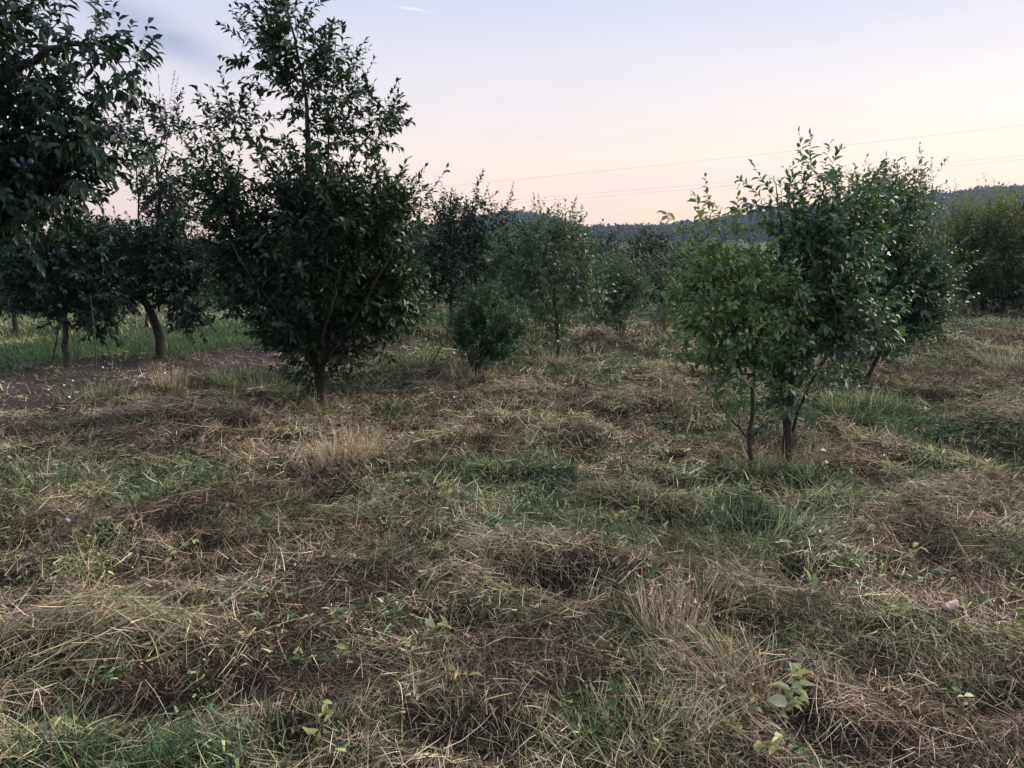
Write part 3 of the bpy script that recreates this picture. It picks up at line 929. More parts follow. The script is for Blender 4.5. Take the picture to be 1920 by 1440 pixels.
tree_px('dark_hedge_tree', (1945, 580), [([(1945, 580), (1945, 500), (1940, 410)], 0.08, 0.01)],
        [(1930, 440, 55, 70, 110), (1980, 430, 70, 80, 80), (1930, 535, 70, 48, 110)],
        'darker hedge tree cut by the right edge of the picture', group='hedge on the right', leaf_key='leaf_far', seed=89, density=1.8, clump_r=.15, leaf_gap=.045, leaf_len=.14, shoot=(.3, .5), step=.16)
tree_px('rear_hedge_tree', (1790, 566), [([(1790, 566), (1790, 500), (1788, 430)], 0.07, 0.01)],
        [(1788, 480, 40, 66, 90), (1750, 510, 40, 50, 60), (1830, 480, 50, 60, 60), (1790, 540, 50, 32, 50)],
        'dark hedge tree showing between the bushy clump and the yellowish hedge tree', group='hedge on the right', leaf_key='leaf_far', seed=97, density=1.8, clump_r=.15, leaf_gap=.05, leaf_len=.14, shoot=(.3, .5), step=.18)  # dark green leaf colour over the whole crown

# background trees behind the field: one distance each
BACK = [(1130, 520, 28, 1130, 480, 48, 38, 'rounded dark tree far behind the small fruit tree'),
        (1214, 524, 26, 1214, 478, 22, 40, 'narrow dark tree rising above the far bushes, under the hill'),
        (1290, 522, 27, 1285, 488, 40, 36, 'dark bushy tree far off, just left of the right-hand clump'),
        (1062, 530, 24, 1070, 495, 50, 40, 'dark tree far behind the small fruit tree crown'),
        (1180, 540, 22, 1180, 520, 60, 32, 'low dark thicket behind the fan-shaped shrub'),
        (1340, 540, 22, 1330, 510, 55, 36, 'dark thicket hidden in part by the sapling'),
        (1272, 566, 19, 1272, 530, 46, 30, 'low dark bush between the slender tree and the sapling, far back'),
        (1400, 562, 19, 1400, 520, 60, 38, 'dark thicket seen through the sapling crown'),
        (1120, 566, 19, 1120, 535, 46, 28, 'low dark bush just right of the small fruit tree, far back'),
        (930, 566, 19, 935, 525, 50, 36, 'dark bush behind the round shrub'),
        (985, 540, 22, 985, 505, 50, 44, 'dark tree behind the left half of the small fruit tree'),
        (740, 540, 22, 740, 490, 60, 46, 'dark orchard tree far behind the tall plum tree, on its right'),
        (420, 545, 21, 425, 510, 40, 28, 'far orchard tree between the leaning and the tall plum trees'),
        (180, 548, 21, 170, 505, 70, 34, 'far orchard tree behind the slim plum tree'),
        (-20, 545, 21, -10, 505, 60, 32, 'far orchard tree at the left edge of the picture'),
        (1700, 545, 24, 1700, 470, 70, 60, 'far dark tree behind the broad bush')]
for i, (fx, fy, Yd, cx, cy, rx, ry, lab) in enumerate(BACK):
    tree_px('background_tree', (fx, fy), [([(fx, fy), (fx, (fy + cy) / 2), (cx, cy - ry * .5)], 0.07, 0.015)],
            [(cx, cy, rx, ry, 70), (cx - rx * .4, cy + ry * .3, rx * .6, ry * .6, 30), (cx + rx * .45, cy - ry * .1, rx * .5, ry * .65, 30), (cx, cy + ry * .6, rx * .8, ry * .5, 26)],
            lab, group='trees behind the field', leaf_key='leaf_far', seed=200 + i, Y=Yd, leaf_gap=.06, leaf_len=.18, leaf_ratio=.55, shoot=(.35, .65), step=.25, wander=.06, clump_r=.2, density=.95)

# ------------------------------------------------------------------ cut grass
def blades(P, D, Nn, Ln, Wd, curl, segs=3):
    """tapering strips: start, direction, bend normal, length, width, curl"""
    n = len(P)
    D = norm(D); S = norm(np.cross(D, Nn)); B = np.cross(S, D)
    rows = []
    for k in range(segs):
        f = k / segs
        c = P + D * (Ln * f)[:, None] + B * (curl * Ln * f * f)[:, None]
        w = (Wd * (1 - 0.55 * f) * .5)[:, None]
        rows += [c - S * w, c + S * w]
    rows.append(P + D * Ln[:, None] + B * (curl * Ln)[:, None])
    V = np.stack(rows, 1)
    nv = 2 * segs + 1
    f = []
    for k in range(segs - 1):
        a = 2 * k
        f += [(a, a + 1, a + 3), (a, a + 3, a + 2)]
    f.append((2 * segs - 2, 2 * segs - 1, 2 * segs))
    F = np.array(f)[None] + (np.arange(n) * nv)[:, None, None]
    return V.reshape(-1, 3), F.reshape(-1, 3), nv


def blade_mesh(name, sets, mat):
    """sets of (P, D, N, length, width, curl, segments, rnd, rv, tint)"""
    V, F, R, RV, T, off = [], [], [], [], [], 0
    for P, D, N, Ln, Wd, curl, seg, rnd, rv, tn in sets:
        v, f, nv = blades(P, D, N, Ln, Wd, curl, seg)
        V.append(v); F.append(f + off); off += len(v)
        R.append(np.repeat(rnd, nv)); RV.append(np.repeat(rv, nv)); T.append(np.repeat(tn, nv))
    return make_mesh(name, np.concatenate(V), np.concatenate(F), mat,
                     {'rnd': np.concatenate(R), 'rv': np.concatenate(RV), 'tint': np.concatenate(T)})


def dirs(rng, n, ang0, spread, pit_lo, pit_hi):
    a = ang0 + rng.normal(0, spread, n); p = rng.uniform(pit_lo, pit_hi, n)
    return np.stack([np.cos(a) * np.cos(p), np.sin(a) * np.cos(p), np.sin(p)], -1)


UPN = np.array([[0, 0, 1.0]])
def scatter_group():
    g = bpy.data.node_groups.new('scatter', 'GeometryNodeTree')
    g.interface.new_socket('Geometry', in_out='INPUT', socket_type='NodeSocketGeometry')
    g.interface.new_socket('Geometry', in_out='OUTPUT', socket_type='NodeSocketGeometry')
    gi, go = g.nodes.new('NodeGroupInput'), g.nodes.new('NodeGroupOutput')
    ci = g.nodes.new('GeometryNodeCollectionInfo')
    ci.inputs['Separate Children'].default_value = True
    ci.inputs['Reset Children'].default_value = True
    ip = g.nodes.new('GeometryNodeInstanceOnPoints')
    ip.inputs['Pick Instance'].default_value = True

    def na(name, typ):
        n = g.nodes.new('GeometryNodeInputNamedAttribute'); n.data_type = typ; n.inputs['Name'].default_value = name
        return n.outputs[0]
    g.links.new(gi.outputs[0], ip.inputs['Points']); g.links.new(ci.outputs[0], ip.inputs['Instance'])
    g.links.new(na('which', 'INT'), ip.inputs['Instance Index'])
    er = g.nodes.new('FunctionNodeEulerToRotation')
    g.links.new(na('rot', 'FLOAT_VECTOR'), er.inputs[0]); g.links.new(er.outputs[0], ip.inputs['Rotation'])
    g.links.new(na('scl', 'FLOAT_VECTOR'), ip.inputs['Scale'])
    g.links.new(ip.outputs[0], go.inputs[0])
    return g, ci


def scatter(name, coll, P, which, rot, scl, tint, val, mat, label, cat):
    me = bpy.data.meshes.new(name)
    me.vertices.add(len(P)); me.vertices.foreach_set('co', np.asarray(P, np.float32).ravel())
    for an, typ, v in (('which', 'INT', which.astype(np.int32)), ('tint', 'FLOAT', tint), ('val', 'FLOAT', val)):
        a = me.attributes.new(an, typ, 'POINT'); a.data.foreach_set('value', np.asarray(v, np.int32 if typ == 'INT' else np.float32))
    for an, v in (('rot', rot), ('scl', scl)):
        a = me.attributes.new(an, 'FLOAT_VECTOR', 'POINT'); a.data.foreach_set('vector', np.asarray(v, np.float32).ravel())
    me.materials.append(mat)
    o = mesh_obj(name, me)
    g, ci = scatter_group()
    ci.inputs['Collection'].default_value = coll
    md = o.modifiers.new('scatter', 'NODES'); md.node_group = g
    return tag(o, label, cat, kind='stuff')



def field_points(rng, y0, y1, dens, margin=1.16):
    area_n = int(dens * (y1 ** 2 - y0 ** 2) * 0.69 * margin)
    y = np.sqrt(rng.uniform(y0 ** 2, y1 ** 2, area_n))
    x = rng.uniform(-1, 1, area_n) * (y * 0.69 * margin + 0.5)
    return x, y


def slope(x, y, e=0.05):
    return (height(x + e, y) - height(x - e, y)) / (2 * e), (height(x, y + e) - height(x, y - e)) / (2 * e)


def field_tint(x, y):
    """0 brown .. 0.35 straw .. 1 green, by where the mower and the weather left what"""
    big = fbm(x, y, 1.7, 61); mid = fbm(x, y, 0.7, 67, 2); fi = vnoise(x, y, 0.28, 71)
    t = 0.40 + (big - 0.5) * 0.58 + (mid - 0.5) * 0.80 + (fi - 0.5) * 0.55
    t = t + 0.24 * np.exp(-((x - 1.45) ** 2 / 0.9 + (y - 4.1) ** 2 / 0.5))       # weedy patch below the sapling
    t = t + 0.20 * np.exp(-((x + 2.8) ** 2 / 0.8 + (y - 4.9) ** 2 / 0.5))        # weeds by the left edge
    t = t + 0.13 * np.exp(-((x - 0.3) ** 2 / 1.2 + (y - 2.1) ** 2 / 0.15))       # green at the very front
    t = t + 0.08 * np.exp(-((x + 1.3) ** 2 / 0.6 + (y - 2.1) ** 2 / 0.12))
    t = t - 0.14 * np.exp(-((x + 3.5) ** 2 / 5 + (y - 6.4) ** 2 / 1.0))          # straw band on the left
    t = t - 0.18 * np.exp(-((x + 0.7) ** 2 / 1.0 + (y - 3.2) ** 2 / 0.5))        # brown stubble, middle
    return t + 0.06 * np.clip(x / 4, 0, 1)


def seg_for(y1, near):
    return near if y1 <= 3.0 else (2 if y1 <= 7 else 1)


def spread(rng, cx, cy, per, r):
    """per points round each centre"""
    n = len(cx) * per
    a = rng.random(n) * 6.283; q = np.repeat(r, per) * np.sqrt(rng.random(n))
    return np.repeat(cx, per) + np.cos(a) * q, np.repeat(cy, per) + np.sin(a) * q


def unit(az, pit):
    return np.stack([np.cos(az) * np.cos(pit), np.sin(az) * np.cos(pit), np.sin(pit)], -1)


def on_ground(D, x, y):
    """lay directions along the slope of the ground"""
    sx, sy = slope(x, y)
    D = D.copy(); D[:, 2] += D[:, 0] * sx + D[:, 1] * sy
    return D


rg = np.random.default_rng(77)
sets, wsets, gsets = [], [], []
#        y0   y1   clumps/m2  scale
BANDS = ((1.5, 3.0, 520, .95, .62), (3.0, 4.6, 420, .98, .72), (4.6, 7, 240, 1.05, .95), (7, 10.5, 120, 1.3, 1.35), (10.5, 16, 42, 1.8, 2.2), (16, 30, 12, 2.7, 3.6))
for y0, y1, dens, s, ws in BANDS:
    x, y = field_points(rg, y0, y1, dens)
    ss = soil_s(x, y)
    k = (rg.random(len(x)) < np.where(ss < -0.9, np.clip((-ss - 1.2) / 1.0, .2, 1), np.where(ss < 1.0, 0.16, 0.0))) | ((x > -1.9 + .5 * rg.random(len(x))) & (ss < 0.9))
    k &= rg.random(len(x)) > np.maximum(pocket(x, y) * 0.5 * np.clip((14 - y) / 6, 0, 1), hollow(x, y) * .45)
    x, y = x[k], y[k]
    n = len(x)
    tint = field_tint(x, y) + rg.normal(0, .08, n)
    mid = fbm(x, y, 0.6, 83, 3); wet = fbm(x, y, 0.9, 73, 2)
    val = np.clip(0.80 + 2.2 * (mid - 0.5) + 0.45 * rg.random(n), 0.25, 1.8)
    flow = fbm(x, y, 1.5, 91, 2) * 10
    u = rg.random(n)
    pg = np.clip((tint - 0.45) * 1.4, 0.02, 0.65); pw = np.where(wet > .62, .16, .02) + .08 * (tint > .6)
    kind = np.where(u < .22, 0, np.where(u < .46, 1, np.where(u < .74, 2, 3)))      # 0 swath 1 tangle 2 chaff 3 stubble
    kind = np.where(rg.random(n) < pg, 4, kind)
    kind = np.where(rg.random(n) < pw, 5, kind)
    kind = np.where(rg.random(n) < .05, 6, kind)
    kind = np.where(rg.random(n) < .05, 7, kind)
    for kd, per, rad in ((0, 22, .12), (1, 26, .09), (2, 28, .10), (3, 24, .10), (4, 22, .07), (5, 12, .06), (6, 3, .15), (7, 9, .10)):
        c = np.where(kind == kd)[0]
        if not len(c):
            continue
        px, py = spread(rg, x[c], y[c], per, np.full(len(c), rad * s))
        m_ = len(px)
        fl = np.repeat(flow[c], per); tn = np.repeat(tint[c], per); vl = np.repeat(val[c], per)
        z = height(px, py)
        R = rg.random(m_)
        if kd == 0:
            D = on_ground(unit(fl + rg.normal(0, .8, m_) + math.pi * (R < .5), rg.uniform(-.10, .28, m_)), px, py)
            Ln, Wd, cu, sg_ = .05 + .17 * rg.random(m_) ** 1.6, (.0018 + .0052 * rg.random(m_) ** 2), rg.normal(-.15, .45, m_), 3
            z = z + rg.uniform(0, .05, m_)
        elif kd == 1:
            D = on_ground(unit(rg.random(m_) * 6.28, rg.uniform(-.05, .9, m_)), px, py)
            Ln, Wd, cu, sg_ = rg.uniform(.035, .13, m_), rg.uniform(.0018, .0042, m_), rg.normal(-.4, .55, m_), 3
            z = z + rg.uniform(0, .05, m_)
        elif kd == 2:
            D = on_ground(unit(rg.random(m_) * 6.28, rg.uniform(-.15, .5, m_)), px, py)
            Ln, Wd, cu, sg_ = rg.uniform(.025, .085, m_), rg.uniform(.0018, .0042, m_), rg.normal(-.1, .35, m_), 2
            z = z + rg.uniform(0, .03, m_)
        elif kd == 3:
            D = unit(rg.random(m_) * 6.28, rg.uniform(.4, 1.5, m_))
            Ln, Wd, cu, sg_ = rg.uniform(.02, .07, m_), rg.uniform(.0016, .0036, m_), rg.normal(0, .2, m_), 2
        elif kd == 4:
            out = np.arctan2(py - np.repeat(y[c], per), px - np.repeat(x[c], per)) + rg.normal(0, .6, m_)
            D = unit(out, rg.uniform(.5, 1.4, m_))
            Ln, Wd, cu, sg_ = rg.uniform(.05, .17, m_), rg.uniform(.0022, .0045, m_), -rg.uniform(.1, .6, m_), 3
            tn = np.maximum(tn, .55) + .12
        elif kd == 5:
            D = unit(rg.random(m_) * 6.28, rg.uniform(-.3, .8, m_))
            Ln, Wd, cu, sg_ = rg.uniform(.022, .055, m_), rg.uniform(.010, .022, m_), rg.normal(-.2, .2, m_), 3
            z = z + rg.uniform(.02, .07, m_); tn = np.maximum(tn, .68) + .04; vl = vl * rg.uniform(.8, 1.3, m_)
        elif kd == 7:      # crushed dry leaves
            D = on_ground(unit(rg.random(m_) * 6.28, rg.uniform(-.3, .5, m_)), px, py)
            Ln, Wd, cu, sg_ = rg.uniform(.02, .05, m_), rg.uniform(.007, .018, m_), rg.normal(0, .35, m_), 3
            z = z + rg.uniform(.005, .035, m_); tn = np.clip(rg.normal(.3, .2, m_), .02, .7)
        else:
            D = on_ground(unit(rg.random(m_) * 6.28, rg.uniform(-.02, .35, m_)), px, py)
            Ln, Wd, cu, sg_ = rg.uniform(.18, .45, m_), rg.uniform(.0018, .0032, m_), rg.normal(-.15, .2, m_), 3
            tn = np.clip(rg.normal(.36, .1, m_), .2, .6); vl = vl * 0 + 1.15; z = z + rg.uniform(.01, .05, m_)
        ls = s ** .75 if kd not in (5, 7) else s
        sg_ = min(sg_, seg_for(y1, 3))
        ns = UPN + rg.normal(0, .6, (m_, 3))
        (wsets if kd == 5 else sets).append((np.stack([px, py, z - .004], -1), D, ns, Ln * ls, Wd * ws, cu, sg_, R, (.14 + 1.9 * rg.random(m_) ** 2.2) * vl * (.72 if kd in (5, 7) else 1), np.clip(tn, .02, .98)))
for y0, y1, dens, w_ in ((1.5, 4.6, 5000, .74), (4.6, 8, 1900, 1.25), (8, 14, 500, 2.4)):      # flat thatch that hides the soil
    x, y = field_points(rg, y0, y1, dens)
    k = soil_s(x, y) < -1.3
    x, y = x[k], y[k]; n = len(x)
    sets.append((np.stack([x, y, height(x, y) + rg.uniform(-.002, .014, n)], -1), on_ground(unit(rg.random(n) * 6.28, rg.uniform(-.15, .35, n)), x, y), UPN + rg.normal(0, .35, (n, 3)),
                 rg.uniform(.02, .075, n) * w_ ** .6, rg.uniform(.003, .008, n) * w_, rg.normal(0, .3, n), 1, rg.random(n), (.14 + .75 * rg.random(n) ** 1.8) * (.55 + .6 * fbm(x, y, .3, 41, 2)),
                 np.clip(field_tint(x, y) - .12 + rg.normal(0, .1, n), .02, .9)))
tag(mesh_obj('mown_grass', blade_mesh('mown_grass', sets, M['hay'])), 'mown grass and loose hay covering the field', 'grass', kind='stuff')
tag(mesh_obj('field_weeds', blade_mesh('field_weeds', wsets, M['hay'])), 'small broad-leaved weeds among the mown grass', 'weeds', kind='stuff')

# living grass of the orchard strip behind the bare soil
for y0, y1, dens, s in ((7, 12, 480, 2.7), (12, 19, 120, 4.6), (19, 32, 36, 7.0), (32, 70, 6, 13.0)):
    x, y = field_points(rg, y0, y1, dens)
    ss = soil_s(x, y)
    k = ss > 0.85 + rg.normal(0, .3, len(x))
    x, y, ss = x[k], y[k], ss[k]
    n = len(x)
    tn = 0.93 + (fbm(x, y, 2.5, 101) - .5) * .5 - 0.46 * np.clip((ss - 2.6) / 2.0, 0, 1) + rg.normal(0, .06, n)
    vl = np.clip(0.58 + .3 * np.clip((ss - 2.6) / 2.0, 0, 1) + (fbm(x, y, 1.0, 103) - .5) * .7, .3, 1.2)
    gsets.append((np.stack([x, y, height(x, y) - .005], -1), unit(rg.random(n) * 6.28, rg.uniform(.6, 1.5, n)), UPN + rg.normal(0, .3, (n, 3)),
                  rg.uniform(.04, .12, n) * min(s, 1.7) ** .5, rg.uniform(.0025, .005, n) * s, -rg.uniform(.1, .6, n), 2, rg.random(n), rg.uniform(.6, 1.25, n) * vl, np.clip(tn, .02, .98)))
tag(mesh_obj('orchard_grass', blade_mesh('orchard_grass', gsets, M['hay'])), 'green grass growing under the orchard trees', 'grass', kind='stuff')

# ------------------------------------------------------------------ single plants, heaps and bits lying in the field
def hay_heap(px, py, a, b, h, n, tint, label, rot=0.0, ln=(.10, .34), flow=None, tsd=.1, val=1.0, wd=1.0, seed=0, name='hay_heap', cat='hay', group='heaps of cut hay'):
    """stems laid over a low mound, hanging down its sides"""
    rng = np.random.default_rng(3000 + seed)
    cx, cy = ground(px, py)
    base = np.array((cx, cy, gz(cx, cy)))
    q = np.sqrt(rng.random(n)); th = rng.random(n) * 6.283
    u, v = np.cos(th) * q, np.sin(th) * q
    c, s_ = math.cos(rot), math.sin(rot)
    x = cx + (u * a) * c - (v * b) * s_; y = cy + (u * a) * s_ + (v * b) * c
    lift = 1.15 * h * np.maximum(0, 1 - q ** 2) * rng.random(n) ** .5
    z = height(x, y) + lift
    out = np.arctan2(y - cy, x - cx)
    az = (np.where(rng.random(n) < .35, out, rot + rng.random() * 3 + math.pi * (rng.random(n) < .5)) if flow is None else flow + math.pi * (rng.random(n) < .5)) + rng.normal(0, .8, n)
    D = unit(az, rng.uniform(-.25, .45, n) - .2 * q)
    Ln = ln[0] * .5 + (ln[1] - ln[0] * .5) * rng.random(n) ** 1.8
    P = np.stack([x, y, z], -1) - D * (Ln * .4)[:, None]
    P[:, 2] = np.maximum(P[:, 2], height(P[:, 0], P[:, 1]) - .005)
    me = blade_mesh(name, [(P - base, D, UPN + rng.normal(0, .5, (n, 3)), Ln, (.0016 + .0044 * rng.random(n) ** 2) * wd, rng.normal(-.2, .3, n), 3, rng.random(n),
                            (.36 + 1.15 * rng.random(n) ** 1.6) * val, np.clip(rng.normal(tint, tsd, n), .02, .98))], M['hay'])
    o = mesh_obj(name, me); o.location = base
    return tag(o, label, cat, group)


hay_heap(190, 1210, .42, .26, .15, 900, .46, 'heap of cut hay and green stems at the lower left', .2, (.15, .42), tsd=.16, seed=1)
hay_heap(955, 1045, .38, .22, .13, 800, .36, 'domed heap of pale hay in the middle of the foreground', -.1, (.10, .30), seed=2)
hay_heap(1240, 765, .70, .36, .22, 1100, .12, 'dark reddish heap of dry hay left of the sapling', .1, (.12, .36), wd=1.5, seed=3)
hay_heap(1885, 800, .50, .36, .20, 800, .10, 'reddish brown hay heap at the right edge', .2, (.12, .34), wd=1.4, seed=4)
hay_heap(1180, 945, .52, .22, .10, 700, .30, 'long low hay ridge ending in a dark hollow, left of the green weeds', -.15, (.12, .38), seed=5)
hay_heap(1070, 815, .55, .25, .11, 700, .48, 'flat greenish hay heap in the middle distance', .2, (.12, .34), wd=1.3, seed=6)
hay_heap(960, 740, .66, .26, .11, 800, .34, 'hay swath lying just in front of the round shrub', 0, (.14, .36), wd=1.6, seed=7)
hay_heap(330, 785, .85, .30, .11, 900, .27, 'long straw-coloured swath left of the tall plum tree', .25, (.14, .36), wd=1.5, flow=.25, seed=8)
hay_heap(1700, 930, .58, .28, .10, 700, .42, 'low swath of cut grass on the right, beyond the pink scrap', .4, (.12, .34), seed=9)
hay_heap(860, 1105, .24, .16, .10, 420, .30, 'small pale hay tuft hanging over its left side, before the domed heap', 0, (.08, .24), seed=10)


def standing_tuft(px, py, a, b, n, ln, tint, label, lean=(0, 0), pit=(.9, 1.5), val=1.0, wd=1.0, tsd=.1, curl=.2, seed=0, name='grass_tuft', cat='grass tuft', group='standing tufts', heads=0):
    rng = np.random.default_rng(4000 + seed)
    cx, cy = ground(px, py); base = np.array((cx, cy, gz(cx, cy)))
    q = np.sqrt(rng.random(n)); th = rng.random(n) * 6.283
    x, y = cx + np.cos(th) * q * a, cy + np.sin(th) * q * b
    D = unit(th + rng.normal(0, .6, n), rng.uniform(*pit, n)); D[:, 0] += lean[0]; D[:, 1] += lean[1]
    P = np.stack([x, y, height(x, y) - .01], -1)
    Ln = rng.uniform(*ln, n)
    cu = -rng.uniform(0, 1, n) * curl
    root = thing(name, base, label, cat, group)
    mesh_obj('blades', blade_mesh('blades', [(P - base, D, UPN + rng.normal(0, .3, (n, 3)), Ln, rng.uniform(.0016, .0036, n) * wd, cu, 4, rng.random(n),
             (.5 + .9 * rng.random(n)) * val, np.clip(rng.normal(tint, tsd, n), .02, .98))], M['hay']), root)['kind'] = 'stuff'
    if heads:
        k = rng.choice(n, heads * 14)
        Dn = norm(D); tip = P + Dn * (Ln * rng.uniform(.7, 1.0, n))[:, None]
        hd = unit(rng.random(len(k)) * 6.28, rng.uniform(-.2, 1.3, len(k)))
        mesh_obj('seed_heads', blade_mesh('seed_heads', [(tip[k] - base, hd, UPN + rng.normal(0, .5, (len(k), 3)), rng.uniform(.012, .035, len(k)), rng.uniform(.004, .008, len(k)) * wd ** .5,
                 rng.normal(0, .2, len(k)), 2, rng.random(len(k)), rng.uniform(.6, 1.2, len(k)) * val, np.clip(rng.normal(tint, .06, len(k)), .02, .98))], M['hay']), root)['kind'] = 'stuff'
    return root


standing_tuft(1365, 1285, .17, .13, 420, (.10, .27), .14, 'bristly tussock of dry reddish brown stems in the foreground', (-.35, -.15), (.5, 1.45), 1.05, seed=1, group='standing tufts', heads=9, tsd=.16, curl=.6)
standing_tuft(1305, 1165, .15, .13, 300, (.09, .24), .22, 'looser dry pinkish stems behind the bristly tussock', (-.1, -.2), (.4, 1.4), 1.05, seed=31, heads=8, tsd=.16, curl=.6)
standing_tuft(1255, 1190, .13, .12, 240, (.14, .30), .30, 'straw-coloured standing tuft with thin seed stems left of the bristly brown tussock', (.05, 0), (1.0, 1.5), 1.1, seed=2, heads=8)
standing_tuft(1200, 1390, .24, .12, 320, (.05, .17), .52, 'tuft of long green grass at the bottom edge of the picture', (.1, 0), (.7, 1.45), 1.0, wd=1.2, seed=3, curl=.5, heads=5)
standing_tuft(1395, 985, .30, .22, 520, (.05, .15), .82, 'patch of fresh green weeds below the sapling', (0, 0), (.5, 1.4), 1.0, wd=1.8, seed=4, curl=.5)
standing_tuft(1500, 1000, .20, .14, 140, (.12, .32), .56, 'sheaf of long grey-green blades bending to the right', (.8, 0), (.5, 1.2), 1.15, wd=1.3, seed=5, curl=.35)
standing_tuft(640, 870, .26, .20, 520, (.14, .34), .24, 'feathery tan weed clump in front of the tall plum tree', (0, 0), (.5, 1.45), 1.15, seed=6, curl=.3, heads=20)
standing_tuft(700, 860, .20, .14, 260, (.14, .30), .30, 'pale straw tuft leaning right beside the feathery tan clump', (.5, -.2), (.4, 1.3), 1.1, seed=7, heads=8)
standing_tuft(320, 735, .16, .12, 150, (.2, .42), .16, 'upright rusty weed stalks at the edge of the bare soil', (0, 0), (1.1, 1.5), 1.1, wd=1.3, seed=8, heads=9)
standing_tuft(60, 905, .42, .22, 420, (.10, .26), .84, 'dark green leafy weeds at the left edge', (0, 0), (.4, 1.4), .9, wd=2.4, seed=9, curl=.4)
standing_tuft(785, 690, .22, .14, 160, (.18, .42), .80, 'green grass clump with a bare stick, right of the tall plum tree', (0, 0), (.7, 1.45), 1.0, wd=2.0, seed=10, curl=.4)
standing_tuft(1620, 765, .40, .22, 420, (.12, .30), .72, 'fresh green growth at the foot of the broad bush', (0, 0), (.5, 1.45), 1.05, wd=2.2, seed=11, curl=.4)
standing_tuft(1895, 690, .26, .20, 220, (.3, .55), .52, 'pale spiky plant at the right edge before the hedge', (0, 0), (.5, 1.4), .75, wd=2.0, seed=12, curl=.3)
standing_tuft(480, 715, .5, .2, 420, (.12, .26), .76, 'green grass fringe left of the tall plum trunk', (0, 0), (.6, 1.4), .9, wd=2.2, seed=13, curl=.4)
standing_tuft(1520, 860, .16, .1, 160, (.12, .3), .25, 'dry arching stems at the foot of the leafy fruit tree', (.3, -.1), (.5, 1.4), 1.0, wd=1.2, seed=14, curl=.6)
standing_tuft(1000, 640, .5, .25, 300, (.2, .4), .8, 'green undergrowth left of the small fruit tree trunk', (0, 0), (.6, 1.45), .9, wd=3, seed=15, curl=.4)
standing_tuft(175, 750, .35, .14, 200, (.12, .3), .70, 'weeds with small white flowers on the bare soil edge', (0, 0), (.8, 1.5), .9, wd=1.8, seed=16, curl=.3)
standing_tuft(950, 890, .18, .12, 240, (.10, .22), .86, 'dark green tuft in the hollow of the hay, middle of the field', (0, 0), (.4, 1.4), .9, wd=1.8, seed=17, curl=.5)
standing_tuft(560, 1395, .35, .12, 260, (.05, .13), .60, 'green weeds along the bottom edge, left of the middle', (0, 0), (.5, 1.4), .9, wd=1.5, seed=18, curl=.5)
standing_tuft(130, 1400, .4, .14, 320, (.08, .22), .48, 'green and straw stems at the bottom left corner', (.4, 0), (.2, 1.2), .95, wd=1.3, seed=19, tsd=.2, curl=.5)


standing_tuft(604, 768, .22, .14, 300, (.08, .26), .20, 'dry weeds round the foot of the tall plum tree', (0, 0), (.6, 1.5), .9, wd=1.5, seed=20, curl=.4, heads=8)
standing_tuft(1408, 892, .12, .08, 140, (.05, .16), .45, 'short uncut grass round the foot of the sapling', (0, 0), (.5, 1.5), .9, wd=1.2, seed=21, curl=.4)
standing_tuft(1470, 878, .20, .10, 240, (.08, .24), .22, 'dark dry stems round the foot of the leafy fruit tree', (0, 0), (.6, 1.5), .8, wd=1.3, seed=22, curl=.4, heads=6)
standing_tuft(1046, 684, .25, .14, 160, (.08, .22), .40, 'dry grass round the foot of the small fruit tree', (0, 0), (.5, 1.5), .9, wd=2, seed=23, curl=.4)
standing_tuft(890, 712, .35, .16, 220, (.10, .26), .30, 'dry grass round the foot of the round shrub', (0, 0), (.5, 1.5), .9, wd=2, seed=24, curl=.4)


def sprig(px, py, leaves, key, label, stem_dir=(0.2, 0.1, 0.3), stem_len=.12, name='leafy_sprig', cat='sprig', group='leafy sprigs in the hay', lift=.03, seed=0, tone=(0.2, .9)):
    """cut sprig: a stem and single leaves; leaves = (along stem 0..1, azimuth, pitch, length, width)"""
    rng = np.random.default_rng(5000 + seed)
    cx, cy = ground(px, py); base = np.array((cx, cy, gz(cx, cy)))
    root = thing(name, base, label, cat, group)
    d = np.array(stem_dir, float); d /= np.linalg.norm(d)
    p0 = np.array((0, 0, lift)) - d * stem_len * .4; p1 = p0 + d * stem_len * .5 + np.array((0, 0, .01)); p2 = p0 + d * stem_len
    v, f = tubes((np.array([p0, p1]), np.array([p1, p2]), np.array([.003, .0025]), np.array([.0025, .0015])))
    mesh_obj('stem', make_mesh('stem', v, f, M['stem'], smooth=True), root)
    var = leaf_variants(key, TPL8)
    for fr, az, pit, ln_, wd in leaves:
        D = np.array((math.cos(az) * math.cos(pit), math.sin(az) * math.cos(pit), math.sin(pit)))
        N = np.array((0, -.35, 1.0)) + rng.normal(0, .6, 3)
        S = np.cross(D, N); S /= np.linalg.norm(S); N = np.cross(S, D)
        p = p0 + (p2 - p0) * rng.random() + np.array((rng.normal(0, .012), rng.normal(0, .012), rng.normal(0, .008)))
        ln_ *= rng.uniform(.6, 1.05); wd *= rng.uniform(.55, 1.0)
        o = bpy.data.objects.new('leaf', var[int(rng.uniform(*tone) * 7.99)])
        mt = Matrix.Identity(4)
        for r in range(3):
            mt[r][0] = S[r] * wd; mt[r][1] = D[r] * ln_; mt[r][2] = N[r] * ln_; mt[r][3] = p[r]
        link(o, root); o.matrix_local = mt
    return root


def rand_leaves(seed, n, ln, ratio=.5, pit=(-.1, .6)):
    r = np.random.default_rng(seed)
    return [((i + .5) / n, r.random() * 6.28, r.uniform(*pit), l_, l_ * ratio * r.uniform(.85, 1.15)) for i in range(n) for l_ in (r.uniform(*ln),)]


